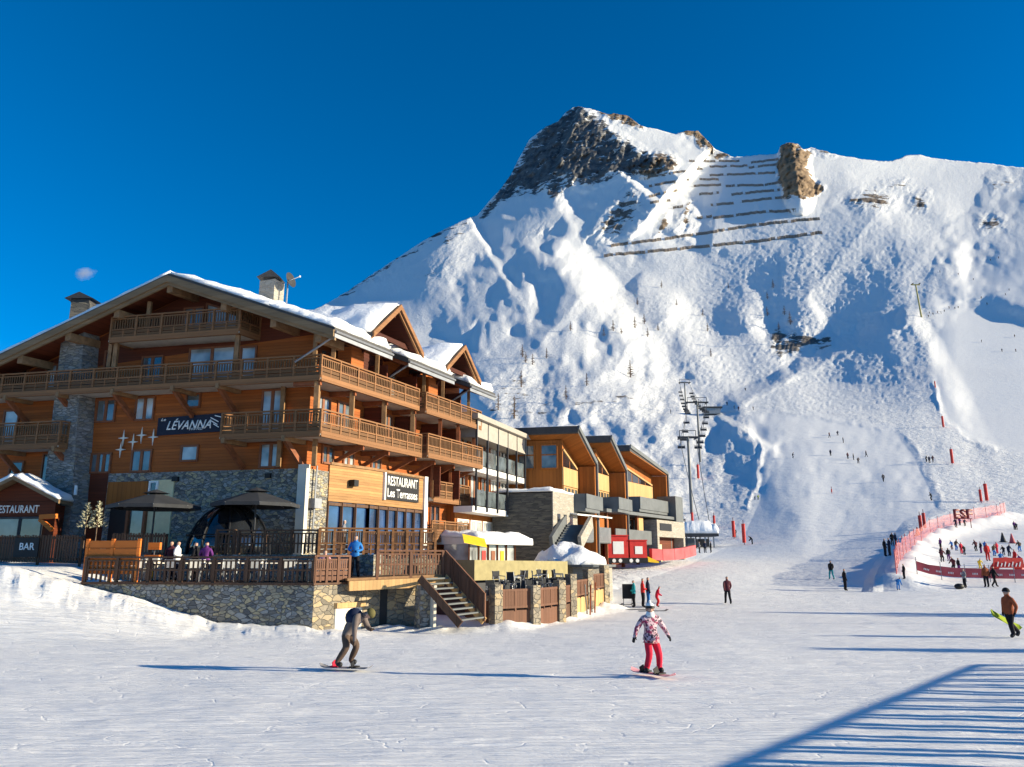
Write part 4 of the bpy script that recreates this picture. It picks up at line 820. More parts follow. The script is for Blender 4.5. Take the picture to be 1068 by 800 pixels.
# glazed restaurant front under the white canopy
cv = thing('canopy_pavilion', 'low glazed pavilion with a snow laden white canopy below the apartment block', 'pavilion', at(530, 590, 50))
C0, C1 = at(498, 560, 48.5), at(556, 572, 53.5); C0.z = C1.z = 3.75; cd = (C1 - C0).normalized(); cb = Vector((-cd.y, cd.x, 0))
MB().hexa([C0, C1, C1 + cb * 3.5, C0 + cb * 3.5, C0 + U * .3, C1 + U * .3, C1 + cb * 3.5 + U * .5, C0 + cb * 3.5 + U * .5]).build('canopy', 'white', cv)
MB().snow(C0 + U * .31, C1 + U * .31, C1 + cb * 3.4 + U * .51, C0 + cb * 3.4 + U * .51, .4, 16, 8, .15, 51).build('canopy_snow', 'drift', cv, smooth=True)
g0, g1 = C0 + cb * .7 - U * 1.9, C1 + cb * .7 - U * 1.9 - cd * 1.2
MB().hexa([g0, g1, g1 + cb * 2, g0 + cb * 2, g0 + U * 1.89, g1 + U * 1.89, g1 + cb * 2 + U * 1.89, g0 + cb * 2 + U * 1.89]).build('glazing', 'pane_pale', cv)
for i in range(6): p = g0 + (g1 - g0) * (i / 5) - cb * .05; MB().beam(p, p + U * 1.88, .1, .1).build('mullion', 'frame', cv)
for i, mm in enumerate(('grey', 'red', 'frame', 'yellow')): p = g0 + (g1 - g0) * ((i + .35) / 5) - cb * .03; q = g0 + (g1 - g0) * ((i + .75) / 5) - cb * .03; MB().beam(p + U * .9, q + U * .9, .02, 1.2).build('curtain', mm, cv)
aw = MB(); y0, y1 = at(484, 566, 45.5), at(508, 571, 46.5); aw.hexa([y0, y1, y1 + Vector((-.2, 1.5, .5)), y0 + Vector((-.2, 1.5, .5)), y0 + U * .04, y1 + U * .04, y1 + Vector((-.2, 1.5, .55)), y0 + Vector((-.2, 1.5, .55))]); awn = tag(aw.build('awning', 'yellow', None, y0), 'small bright yellow awning beside the white canopy', 'awning')
# ------------------------------------------------------------ lodges with single pitch roofs
def lodge(C, bear, L, W, z0, z1, gz0, gz1, label):
    F = Frame((C[0], C[1]), -77, bear); P = F.P; t = thing('lodge', label, 'lodge', P(2, 2, 2.5), 'golden timber lodges')
    rf = MB(); rf.hexa([P(.02, 0, z0 - .55), P(W, 0, z0 - .55), P(W, L, z1 - .3), P(.02, L, z1 - .3), P(.02, 0, z0), P(W, 0, z0), P(W, L, z1), P(.02, L, z1)]); ro = rf.build('roof', 'roofdark', t)
    sf = MB(); sf.hexa([P(.05, .12, z0 - .64), P(W, .12, z0 - .64), P(W, L, z1 - .39), P(.05, L, z1 - .39), P(.05, .12, z0 - .56), P(W, .12, z0 - .56), P(W, L, z1 - .31), P(.05, L, z1 - .31)]); sf.build('soffit', 'larch', ro)
    MB().snow(P(.1, .1, z0 + .0), P(W, .1, z0), P(W, L, z1), P(.1, L, z1), .14, 10, 6, .05, 3).build('roof_snow', 'drift', ro, smooth=True)
    vg = MB(); vg.beam(P(-.04, -.02, z0 - .12), P(-.04, L, z1 - .12), .14, .34); vg.beam(P(-.04, L - .02, z1 - .1), P(-.04, L - .02, 3), .16, .2, F.v); vg.build('verge', 'grey', ro)
    zt = lambda v: z0 - .68 + (z1 - z0 + .25) * v / L
    u0 = 1.55; k0 = .7
    MB().prism([P(u0, k0, 3), P(u0, L, 3), P(u0, L, zt(L)), P(u0, k0, zt(k0))], F.u * (W - u0 - .2)).build('wall', 'larch', t)
    MB().box(F, .06, u0 - .01, L - .35, L - .05, 3, zt(L)).build('end_wall', 'larch', t)
    pz0, pz1 = z0 - 4.6, z0 - 3.15
    MB().box(F, u0 - .12, u0 - .003, k0 - .1, L - .4, pz0, pz1).build('pale_parapet', 'larch_sunlit', t)
    MB().beam(P(u0 - .07, k0 + .05, zt(k0) - .75), P(u0 - .07, L - .5, pz1 + .15), .12, .16).build('raking_trim', 'larch_sunlit', t)
    n = max(2, int(L / 2))
    for i in range(n):
        a = k0 + .15 + (L - 1.2) * i / n; b = a + (L - 1.2) / n - .25; za = min(zt(a) - .95, 99) - (a - k0) * .0; top = lambda v: zt(k0) - .85 + (pz1 + .05 - zt(k0) + .85) * (v - k0) / (L - .5 - k0)
        g = MB(); g.prism([P(u0 - .02, a, pz1 + .05), P(u0 - .02, b, pz1 + .05), P(u0 - .02, b, max(pz1 + .1, top(b))), P(u0 - .02, a, top(a))], F.u * -.02); g.build('window', 'pane_dark', t)
        window(F, 'v', a, b, pz0 - 1.6, pz0 - .15, u0, t, 2, 'pane', 'larch_sunlit')
    if W > 5:
        for ua in (2.0, 3.85): window(F, 'u', ua, ua + 1.2, pz1 - .05, pz1 + 1.75, k0, t, 1, 'pane', 'larch', trans=pz1 + 1.0)
        window(F, 'u', 2.2, 3.6, pz0 - 1.2, pz0 - .2, k0, t, 2, 'pane', 'larch'); window(F, 'u', 4.2, 6.0, pz0 - 1.2, pz0 - .2, k0, t, 3, 'pane', 'larch')
    else: window(F, 'u', u0 + .15, u0 + .95, pz1, pz1 + 1.7, k0, t, 1, 'pane', 'larch')
    bl = MB(); bl.box(F, -.35, 1.5, L * .1, L * .13, gz0, gz1); bl.box(F, -.4, -.3, L * .1, L + .2, gz0, gz1); bl.box(F, -.3, 1.5, L * .1, L - .4, gz0 - .25, gz0); bl.build('grey_balcony', 'grey', t)
    return F
lodge((5.23, 60.0), 23.5, 4.6, 7.2, 13.1, 10.75, 6.7, 7.8, 'nearest of three golden timber lodges with black fascia and two square front windows')
lodge((8.56, 66.0), 24.5, 4.4, 4.2, 13.28, 10.85, 7.0, 8.0, 'middle of three golden timber lodges, half hidden behind its neighbour')
lodge((11.12, 72.0), 30.2, 10.4, 3.6, 13.3, 11.7, 7.4, 8.55, 'farthest of three golden timber lodges, with the longest sunlit side')
K = Frame((4.6, 60), -60, 31.4); kp = K.P
bs = thing('terrace_building', 'stepped lower storeys below the lodges with grey terrace panels and a pale stone entrance block', 'building', kp(0, 10, 2.5))
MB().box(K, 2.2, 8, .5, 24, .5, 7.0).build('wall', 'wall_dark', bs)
MB().box(K, .4, 2.19, 2.4, 17.4, 4.1, 4.4).build('terrace_slab', 'grey', bs); MB().box(K, .0, 2.19, 6.5, 23.5, 6.7, 6.98).build('upper_slab', 'grey', bs)
for v0, v1 in ((2.4, 7.9), (8.9, 17.3)): MB().box(K, .3, .39, v0, v1, 4.15, 5.4).build('terrace_panel', 'grey', bs)
sl = MB()
for i in range(26): sl.box(K, .27, .29, 2.5 + i * .2, 2.6 + i * .2, 4.3, 5.35)
sl.build('slat_screen', 'metal', bs)
for i, v in enumerate((1.0, 4.4, 7.8, 11.2, 14.6)): MB().box(K, .6, .85, v, v + .25, 1.5, 6.69).build('post', 'brace', bs); 
for v0, v1, z0, z1, pn in ((1.5, 3.2, 4.5, 6.4, 'pane'), (5.0, 7.0, 4.5, 6.5, 'pane_dark'), (8.6, 10.6, 4.5, 6.5, 'pane'), (11.6, 14.0, 4.5, 6.5, 'pane_dark'), (15, 17, 4.5, 6.5, 'pane'), (2, 4, 2.2, 3.9, 'pane_dark'), (6, 8, 2.2, 3.9, 'pane_pale'), (10, 12, 2.2, 3.9, 'pane_dark'), (14, 16, 2.2, 3.9, 'pane_dark')): window(K, 'v', v0, v1, z0, z1, 2.2, bs, 2, pn, 'brace')
MB().box(K, .55, .6, 14.8, 15.9, 4.9, 6.6).build('lit_panel', 'larch_sunlit', bs)
cn = MB(); cn.hexa([kp(-.6, -.2, 6.1), kp(2.2, -.2, 6.6), kp(2.2, 6.2, 6.6), kp(-.6, 6.2, 6.1), kp(-.6, -.2, 6.2), kp(2.2, -.2, 6.7), kp(2.2, 6.2, 6.7), kp(-.6, 6.2, 6.2)]); cn.build('porch_canopy', 'white', bs)
eb = MB(); eb.box(K, -.2, 2.19, 17.5, 18.0, 1, 6.5).box(K, -.2, 2.19, 24.9, 25.4, 1, 6.5).box(K, -.2, 2.19, 18.0, 24.9, 4.9, 6.5); eb.build('entrance_block', 'stone_pale', bs)
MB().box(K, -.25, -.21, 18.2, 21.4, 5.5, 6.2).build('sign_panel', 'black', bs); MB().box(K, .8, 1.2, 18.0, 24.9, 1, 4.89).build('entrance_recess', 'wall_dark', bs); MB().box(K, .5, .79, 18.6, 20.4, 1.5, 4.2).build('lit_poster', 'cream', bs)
MB().box(K, -.2, 1.8, 23.0, 25.2, 6.51, 9.1).build('grey_tower', 'grey', bs)
# stone end building and its snowy steps
E_ = Frame((2.95, 57.0), -74, 27); ep = E_.P
sb = thing('stone_annex', 'flat roofed annex of dark slate and pale stacked stone with three narrow windows', 'building', ep(1, 1, 2.5))
MB().box(E_, .02, 4.6, 0, 4.6, 0, 7.6).build('wall', 'slate', sb); MB().box(E_, -.08, .0, -.05, 4.6, 0, 7.7).build('pale_facing', 'stone_pale', sb)
MB().snow(ep(-.1, -.1, 7.7), ep(4.6, -.1, 7.7), ep(4.6, 4.6, 7.7), ep(-.1, 4.6, 7.7), .3, 12, 12, .15, 71).build('roof_snow', 'drift', sb, smooth=True)
for v in (.7, 1.9, 3.1): MB().box(E_, -.1, -.085, v, v + .55, 4.9, 6.1).build('window', 'pane_dark', sb)
gs = thing('snowy_steps', 'grey outdoor steps with snow between two stone parapets beside the annex', 'stairs', at(596, 575, 56))
a0, a1 = at(603, 548, 59.5), at(590, 571, 55.5); sdv = a1 - a0; sv = Vector((1, .35, 0)).normalized() * .95
for i in range(9): p = a0 + sdv * ((i + .5) / 9); MB().beam(p - sv, p + sv, .5, .24).build('tread', 'grey', gs)
for k, mm in ((-1, 'grey'), (1, 'stone_pale')): MB().beam(a0 + sv * k * 1.15 + U * .3, a1 + sv * k * 1.15 + U * .3, .25, .95).build('parapet', mm, gs)
# ------------------------------------------------------------ red playhouse and soft barrier
ph = thing('playhouse', 'bright red children playhouse of two blocks on white dotted wheels with a yellow slide', 'playhouse', at(655, 586, 67))
q0, q1 = at(634, 586, 67.0), at(676, 586, 67.5); q0.z = q1.z = q0.z; d = (q1 - q0).normalized(); Q = Frame((q0.x, q0.y), math.degrees(math.atan2(d.x, d.y)), math.degrees(math.atan2(-d.y, d.x))); zb = q0.z - .1; LQ = (q1 - q0).length
MB().box(Q, 0, LQ, 0, 1.6, zb, zb + .42).build('chassis', 'black', ph)
for u0, u1, h in ((.05, LQ * .52, 2.25), (LQ * .56, LQ - .05, 1.85)):
    MB().box(Q, u0, u1, .05, 1.5, zb + .43, zb + h).build('cabin', 'red', ph); MB().box(Q, u0 + .45, u1 - .4, .02, .045, zb + .75, zb + h - .45).build('panel', 'white', ph)
    MB().box(Q, u0 - .04, u1 + .04, -.02, 1.55, zb + h + .01, zb + h + .1).build('roof', 'red', ph)
for u in (.55, 1.1, 2.05, 2.6): MB().tube([Q.P(u, -.02, zb + .2), Q.P(u, .06, zb + .2)], .16, 12).build('wheel', 'white', ph)
MB().hexa([Q.P(LQ, .1, zb + .1), Q.P(LQ + 1.0, .1, zb), Q.P(LQ + 1.0, .8, zb), Q.P(LQ, .8, zb + .1), Q.P(LQ, .1, zb + .55), Q.P(LQ + 1.0, .1, zb + .12), Q.P(LQ + 1.0, .8, zb + .12), Q.P(LQ, .8, zb + .55)]).build('slide', 'yellow', ph)
def ribbon(pts, z0, z1, th=.06):
    m = MB()
    for a, b in zip(pts[:-1], pts[1:]):
        d = (b - a); d.z = 0; d.normalize(); n = Vector((-d.y, d.x, 0)) * th / 2
        m.hexa([a - n + U * z0, b - n + U * z0, b + n + U * z0, a + n + U * z0, a - n + U * z1, b - n + U * z1, b + n + U * z1, a + n + U * z1])
    return m
bp = [at(x, y, Y) for x, y, Y in ((679, 584, 68), (690, 584.5, 68.5), (702, 584, 69.5), (712, 582.5, 71.5), (719, 580.5, 74), (724, 579, 77))]
sbr = thing('soft_barrier', 'curved red inflated barrier with pale writing marks in front of the lodges', 'barrier', bp[0])
ribbon(bp, 0, .95, .4).build('tube', 'redpale', sbr); ribbon([p + Vector((0, -.25, 0)) for p in bp[3:5]], .08, .9, .1).build('end_panel', 'red', sbr)
# ------------------------------------------------------------ lift station
lsb = at(731, 577, 110); ls = thing('lift_station', 'small open lift station under a thick cushion of snow', 'lift station', lsb); X0 = lsb.x
for dx_ in (-1.9, -.6, .7, 1.9):
    for dy_ in (0, 3): MB().beam(lsb + Vector((dx_, dy_, -.4)), lsb + Vector((dx_, dy_, 2.3)), .16, .16).build('post', 'dmetal' if dx_ < 0 else 'metal', ls)
MB().hexa([lsb + Vector(v) for v in ((-2.4, -.6, 2.3), (2.5, -.6, 2.3), (2.5, 3.6, 2.3), (-2.4, 3.6, 2.3), (-2.4, -.6, 2.7), (2.5, -.6, 2.7), (2.5, 3.6, 2.7), (-2.4, 3.6, 2.7))]).build('roof', 'dmetal', ls)
MB().snow(lsb + Vector((-2.4, -.6, 2.71)), lsb + Vector((2.5, -.6, 2.71)), lsb + Vector((2.5, 3.6, 2.71)), lsb + Vector((-2.4, 3.6, 2.71)), 1.5, 16, 14, .15, 91).build('roof_snow', 'drift', ls, smooth=True)
MB().cube(lsb + Vector((-1.2, 1.6, -.2)), 1.3, 1.4, 2.3).build('machine_house', 'grey', ls); MB().cube(lsb + Vector((.9, 2.2, -.2)), 1.6, 1.0, 2.2).build('machine_house', 'dmetal', ls)
# ------------------------------------------------------------ chairlift
CABL = [(733, 556, 112), (709, 458, 150), (717, 421, 205), (709, 400, 300)]
CABR = [(742, 556, 112), (726, 458, 150), (737, 421, 205), (719, 400, 300)]
cb = thing('lift_cable', 'pair of thin steel haul cables running up over the lift pylons', 'cable', at(733, 556, 112))
for cc in (CABL, CABR):
    pts = []
    w3 = [at(*c) for c in cc]
    for a, b in zip(w3[:-1], w3[1:]):
        for i in range(8): t = i / 8; pts.append(a * (1 - t) + b * t - U * (4 * t * (1 - t) * (b - a).length * .018))
    pts.append(w3[-1]); MB().tube(pts, .05, 4).build('cable', 'dmetal', cb)
    (CABL if cc is CABL else CABR).append(pts)
M['steel2'] = plain('grey_pylon_paint', (.11, .12, .13), .5, .15)
def pylon(i, base_y, label, box=False):
    l, r = at(*CABL[i]), at(*CABR[i]); c = (l + r) / 2; b = Vector((c.x, c.y, at(0, base_y, c.y).z - 1)); t = thing('lift_pylon', label, 'pylon', b)
    MB().tube([b, c + U * .4], [.34, .24], 10).build('mast', 'steel2', t); ex = (r - l).normalized()
    MB().beam(l - ex * .4 + U * .35, r + ex * .4 + U * .35, .35, .4).build('crossarm', 'dmetal', t)
    for p in (l, r): MB().beam(p + Vector((0, -1.6, .12)), p + Vector((0, 1.6, .2)), .22, .22).build('sheave_train', 'dmetal', t)
    cg = MB(); cg.beam(l + U * .55, l + U * 1.7, .12, .12).beam(r + U * .55, r + U * 1.7, .12, .12).beam(l + U * 1.7, r + U * 1.7, .12, .12); cg.build('gantry', 'dmetal', t)
pylon(1, 540, 'lowest and largest chairlift pylon rising behind the farthest lodge')
pylon(2, 478, 'middle chairlift pylon standing in the blue shaded hollow')
pylon(3, 432, 'highest chairlift pylon standing on the lit hump')
ch0 = thing('lift_chair', 'dark empty chairlift seat hanging on the left cable', 'lift chair', (0, 0, 0), 'chairs on the chairlift')
MB().tube([(0, 0, 0), (.0, .05, -.8), (0, .35, -1.6), (0, .3, -2.2)], .06, 6).build('hanger', 'dmetal', ch0)
MB().cube((0, .05, -2.62), 1.5, .45, .08).build('seat', 'dmetal', ch0); MB().cube((0, .32, -2.5), 1.5, .07, .42).build('backrest', 'dmetal', ch0)
MB().tube([(-.75, .3, -2.5), (-.7, .3, -1.9), (.7, .3, -1.9), (.75, .3, -2.5)], .05, 6).build('frame', 'dmetal', ch0)
def on_path(pts, s):
    for a, b in zip(pts[:-1], pts[1:]):
        L = (b - a).length
        if s <= L: return a + (b - a) * (s / L)
        s -= L
    return pts[-1]
first = True
for cc, side, gap in ((CABL, 'left', 13.5), (CABR, 'right', 9.5)):
    s = 50.0; k = 0
    while s < 195:
        p = on_path(cc[4], s); rz = -.12 + .24 * random.random(); lb = 'dark chairlift seat hanging on the %s cable of the chairlift' % side
        if first: ch0.location = p; ch0['label'] = lb; ch0['group'] = 'chairs on the left cable'; first = False
        else: dup(ch0, p, rz, lb, 'chairs on the %s cable' % side)
        s += gap * (.9 + .2 * random.random()); k += 1
ts = thing('top_station', 'dark top station roof of the chairlift at the traverse', 'lift station', at(744, 428, 292))
b = at(742, 431, 294); MB().cube(b + Vector((0, 0, -.5)), 6, 4, 2.2).build('cabin', 'metal', ts); MB().cube(b + Vector((0, 0, 1.72)), 7.5, 5, .5).build('roof', 'dmetal', ts); 
# single pylon on the upper piste edge
g = tpick(961, 331); hp2 = thing('lift_pylon', 'lone yellowish pylon with T shaped head at the corner of the upper right piste', 'pylon', g)
M['pyl'] = plain('olive_yellow_paint', (.30, .27, .10), .6, .1); top = at(955, 297, g.y)
MB().tube([g - U, top], [.55, .4], 8).build('mast', 'pyl', hp2); MB().beam(top - Vector((2.4, 0, 0)), top + Vector((2.4, 0, 0)), .5, .6).build('crossarm', 'pyl', hp2)
for k in (-2, 2): MB().beam(top + Vector((k, -1.4, .5)), top + Vector((k, 1.4, .5)), .4, .4).build('sheave_train', 'dmetal', hp2)
# ------------------------------------------------------------ avalanche barriers on the mountain
ROWS = [[(630, 268), (700, 262), (747, 257), (790, 253), (858, 244)], [(637, 258), (690, 251), (738, 244), (780, 237), (855, 229)], [(672, 187), (705, 181), (733, 177)], [(677, 195), (719, 188)], [(677, 206), (707, 199)], [(678, 213), (699, 210)], [(702, 218), (713, 216)], [(727, 229), (743, 227)], [(729, 204), (750, 202)], [(730, 188), (750, 188)], [(721, 195), (752, 194)], [(757, 195), (797, 194)], [(740, 175), (780, 174)], [(719, 169), (771, 169)], [(741, 215), (765, 213)], [(763, 204), (814, 199)], [(744, 229), (790, 223), (840, 220)], [(783, 171), (812, 167)], [(781, 176), (812, 172)], [(740, 184), (809, 181)], [(798, 194), (815, 191)], [(771, 212), (818, 207)]]
M['barrier'] = plain('weathered_steel', (.20, .16, .125), .8, .3, .3)
for ri, row in enumerate(ROWS):
    pts = []
    for (x0, y0), (x1, y1) in zip(row[:-1], row[1:]):
        n = max(2, int(abs(x1 - x0) / 3.0))
        for i in range(n): t = i / n; pts.append(tpick(x0 + (x1 - x0) * t, y0 + (y1 - y0) * t))
    pts.append(tpick(*row[-1])); m = MB()
    for i, (a, b) in enumerate(zip(pts[:-1], pts[1:])):
        a2 = a + (b - a) * .14; b2 = b - (b - a) * .14; up2 = Vector((0, .35, 1)).normalized(); m.beam(a + up2 * .3, b + up2 * .3, .15, .15)
        if (b - a).length > 16 or (i * 7 + ri) % 11 == 10: continue
        for h0, h1 in ((.45, 1.4), (1.65, 2.5), (2.75, 3.55)):
            q = (a2 + up2 * h0, b2 + up2 * h0, b2 + up2 * h1, a2 + up2 * h1)
            m.add(list(q) + [p + Vector((0, .25, 0)) for p in q], [(0, 1, 2, 3), (7, 6, 5, 4), (0, 4, 5, 1), (1, 5, 6, 2), (2, 6, 7, 3), (3, 7, 4, 0)])
        for p in (a2, b2): m.beam(p - U, p + up2 * 3.7, .5, .5)
    c = sum(pts, Vector()) / len(pts)
    tag(m.build('avalanche_barrier', 'barrier', None, c), 'row of dark avalanche barriers across the snow below the summit ridge' if ri > 1 else ('lowest and longest row of avalanche barriers on the mountain' if ri == 0 else 'second lowest row of avalanche barriers, just above the longest one'), 'snow barrier', 'avalanche barrier rows' if ri > 1 else None)
# ------------------------------------------------------------ nets, banner, flags and mats around the beginners' field
class _N: pass
def net_mat():
    m, n, l, p = _mat('red_netting'); p.inputs['Base Color'].default_value = (.70, .27, .25, 1); p.inputs['Roughness'].default_value = .8
    g = n.new('ShaderNodeNewGeometry'); f = noise(n, l, g.outputs['Position'], 14, 2); tr = n.new('ShaderNodeBsdfTransparent'); mx = n.new('ShaderNodeMixShader')
    l.new(math_n(n, l, 'GREATER_THAN', f, .43), mx.inputs[0]); l.new(p.outputs[0], mx.inputs[1]); l.new(tr.outputs[0], mx.inputs[2]); l.new(mx.outputs[0], n['Material Output'].inputs[0]); return m
M['net'] = net_mat()
nt = thing('safety_net', 'pink red safety net on poles along the snow berm around the beginners field', 'net', BERM[2])
def bz(p):
    b = p.copy(); i = int(np.argmin((TX - p.x) ** 2 + (TY - p.y) ** 2)); b.z = float(TZ.ravel()[i]); return b
npts = []
for a, b in zip(BERM[:-1], BERM[1:]):
    for i in range(5): npts.append(bz(a + (b - a) * (i / 5)))
npts.append(bz(BERM[-1])); ribbon(npts, -.1, 1.5, .03).build('netting', 'net', nt)
for p in npts[::2]: MB().tube([p - U * .3, p + U * 1.75], .035, 5).build('pole', 'redpale', nt)
for (x, y), n_ in (((995, 598), 0),):
    pass
l0, l1 = tpick(957, 607), tpick(1085, 608); d = (l1 - l0).normalized()
bnr = thing('banner_fence', 'long low dark pink banner with pale marks hung between thin poles', 'banner', l0); pts = [bz(l0 + (l1 - l0) * (i / 10)) for i in range(11)]
zc = sum(p.z for p in pts) / 11
for p in pts: p.z = max(p.z, zc - .2)
ribbon(pts, .28, .95, .03).build('cloth', 'redpale', bnr)
for p in pts[::2]: MB().tube([p - U * .3, p + U * 1.25], .03, 5).build('pole', 'metal', bnr)
mk = MB()
for i in range(1, 10): 
    for j in range(4): a = pts[i] * (1 - .12 * j) + pts[i - 1] * (.12 * j) ; mk.beam(a + Vector((0, -.03, .55)), a + (pts[i - 1] - pts[i]) * .06 + Vector((0, -.03, .55)), .012, .13)
mk.build('marks', 'white', bnr)
es = thing('letter_sign', 'large dark red ESF letters standing on the snow bank above the net', 'letters', tpick(1003, 545)); p = BERM[5] + Vector((0, -9, 0)); p = bz(p)
M['dred'] = plain('dark_red_letters', (.16, .012, .02), .5, .1)
for i, chx in enumerate('ESF'):
    c = at(997.5 + i * 6.6, 536, p.y); writing(chx, .85, 1.25, c, (1, 0, 0), U, 'dred', es, .12, name='letter_' + chx.lower(), bold=.045)
MB().beam(at(995, 541, p.y), at(1014, 541, p.y), .05, .08).tube([at(997, 541, p.y), at(997, 541, p.y) - U * 1.2], .05, 5).tube([at(1012, 541, p.y), at(1012, 541, p.y) - U * 1.2], .05, 5).build('stand', 'dred', es)
og2 = thing('inflatable_gate', 'small orange red inflated tunnel gate with white lettering marks on the beginners field', 'gate', tpick(1050, 602)); p = tpick(1051, 603)
arch = MB(); A_ = []
for i in range(13): t = math.pi * i / 12; A_.append(p + Vector((1.05 * math.cos(t), 0, .25 + 1.0 * math.sin(t))))
A_ = [p + Vector((1.05, 0, -.2))] + A_ + [p + Vector((-1.05, 0, -.2))]; arch.tube(A_, .3, 8); arch.build('arch', 'red', og2, smooth=True)
MB().hexa([p + Vector(v) for v in ((-1.2, -.34, .75), (1.2, -.34, .75), (1.2, -.28, .75), (-1.2, -.28, .75), (-1.1, -.34, 1.5), (1.1, -.34, 1.5), (1.1, -.28, 1.5), (-1.1, -.28, 1.5))]).build('front_panel', 'red', og2)
mk = MB()
for i in range(7): mk.beam(p + Vector((-.9 + i * .28, -.36, .85)), p + Vector((-.9 + i * .28 + .12, -.36, 1.2 - .1 * (i % 2))), .02, .08)
mk.build('marks', 'white', og2)
def padpole(x, y, Yh, label, h=2.0, w=.55, kind='padded pole', m='red'):
    g = tpick(x, y); t = thing('padded_pole', label, kind, g, None); MB().tube([g - U * .3, g + U * (h + .5)], .05, 6).build('pole', 'dred', t)
    b = MB(); b.tube([g + U * .25, g + U * h], [w * .5, w * .5], 10); b.build('pad', m, t)
for x, y, h, lb in ((722, 549, 2.6, 'slim red padded pole beside the grey tower of the lodges'), (745, 551, 2.4, 'slim red padded pole just above the snowy lift station roof'), (765, 562, 3.0, 'red padded pole left of the leaning one in the shade'), (776, 568, 3.2, 'leaning red padded pole nearest the pushing skier'), (961, 557, 2.6, 'left red flag panel by the net bend'), (965, 552, 2.6, 'right red flag panel by the net bend'), (1024, 524, 2.6, 'left of two red padded machines above the net'), (1029, 524, 3.6, 'taller right one of two red padded machines above the net'), (984, 446, 4.0, 'red marker pad at the bend of the right piste edge'), (994, 484, 4.0, 'red snow gun mat below the bend of the right piste'), (975, 405, 3.0, 'red marker pad halfway up the right piste edge'), (868, 515, 1.0, 'low red mat lying on the lower piste'), (728, 500, 4, 'red pad at the foot of the lift line')):
    padpole(x, y, 0, lb, h * .9, h * .13 + .1)
for x, y, m_, lb in ((958, 561, 'red', 'small red cone near the net bend'), (1046, 565, 'char', 'dark blue cone on the beginners field'), (1056, 567, 'redpale', 'pink red cone right of the dark cone')):
    g = tpick(x, y); c = MB(); c.tube([g - U * .02, g + U * .08], .45, 12); c.tube([g + U * .081, g + U * 1.15], [.32, .05], 12); tag(c.build('traffic_cone', m_, None, g), lb, 'cone')
tl = tpick(1022, 548) if False else None
# ------------------------------------------------------------ bare larches on the mountainside
M['bark'] = plain('larch_twigs', (.13, .085, .06), .9, .3, 2)
def larch(h, seed):
    r = random.Random(seed); m = MB(); tr = MB(); tr.tube([(0, 0, -.5), (0, 0, h * .5), (0, 0, h)], [h * .04, h * .026, h * .008], 6)
    for i in range(46):
        z = h * (.12 + .84 * r.random()); L = h * .26 * (1.08 - z / h) * (.6 + .6 * r.random()); a = r.random() * 6.283
        p = Vector((0, 0, z)); q = p + Vector((math.cos(a) * L, math.sin(a) * L, -.12 * L + .2 * L * r.random())); m.tube([p, q], [h * .014, h * .005], 3)
        for j in range(4): t = .3 + .6 * r.random(); s_ = p + (q - p) * t; b_ = a + (1 if j % 2 else -1) * .9; m.tube([s_, s_ + Vector((math.cos(b_) * L * .4, math.sin(b_) * L * .4, L * .1 * (r.random() - .5)))], [h * .010, h * .003], 3)
    return tr, m
lar = []
for k in range(3):
    pass
LX = [(536, 436, 9), (543, 404, 8), (657, 394, 9), (662, 342, 8), (672, 338, 7), (545, 372, 7), (570, 374, 6), (640, 345, 7), (824, 338, 9), (818, 328, 7), (800, 330, 7), (806, 300, 7), (612, 402, 6), (690, 300, 6), (595, 345, 6), (738, 345, 6), (556, 380, 6), (548, 378, 6), (630, 350, 6), (648, 348, 5), (665, 318, 6), (706, 318, 5), (733, 330, 6), (590, 416, 6), (520, 428, 7), (800, 312, 6), (812, 345, 6), (742, 372, 5), (675, 352, 6), (686, 345, 5), (760, 300, 5)]
for i, (x, y, h) in enumerate(LX):
    g = tpick(x, y)
    if i < 3:
        t = thing('larch_tree', 'bare brown larch standing alone on the snowy mountainside', 'tree', (0, 0, 0), 'bare larches on the mountainside'); a, b = larch(10, i); a.build('trunk', 'bark', t); b.build('crown', 'bark', t); lar.append(t); t.location = g; t.scale = (h / 10,) * 3
    else: dup(lar[i % 3], g, i * 1.3, None, None, h / 10)
# ------------------------------------------------------------ things on the terraces
def parasol(x, y, Yd, zf, label):
    c = at(x, y, Yd); t = thing('parasol', label, 'parasol', Vector((c.x, c.y, zf)), 'charcoal parasols on the upper terrace'); r = 2.05; n = 8; h = c.z
    cv = MB(); rim = [Vector((c.x + r * math.cos(2 * math.pi * (i + .5) / n), c.y + r * math.sin(2 * math.pi * (i + .5) / n), h - .62)) for i in range(n)]; mid = [Vector((c.x, c.y, h - .1)) + (p - Vector((c.x, c.y, h - .62))) * .22 for p in rim]
    lo = [p - U * .16 for p in rim]; cv.add(rim + mid + lo, [(i, (i + 1) % n, n + (i + 1) % n, n + i) for i in range(n)] + [(2 * n + i, 2 * n + (i + 1) % n, (i + 1) % n, i) for i in range(n)]); cv.build('canopy', 'char', t)
    vc = MB(); r2 = [Vector((c.x, c.y, h + .0)) + (p - Vector((c.x, c.y, h - .62))) * .3 for p in rim]; vc.add([p - U * .03 for p in r2] + [Vector((c.x, c.y, h + .17))], [(i, (i + 1) % n, n) for i in range(n)]); vc.build('vent_cap', 'char', t)
    MB().tube([Vector((c.x, c.y, zf)), Vector((c.x, c.y, h))], .045, 8).build('pole', 'dmetal', t)
    for p in rim: MB().beam(Vector((c.x, c.y, h - .14)), p - U * .03, .03, .04).build('rib', 'metal', t)
    MB().cube((c.x, c.y, zf), .9, .9, .1).build('base', 'dmetal', t)
parasol(163, 514, 37.0, 3.06, 'left charcoal parasol in front of the hotel door'); parasol(268, 512, 37.0, 3.06, 'right charcoal parasol in front of the grey stone wall')
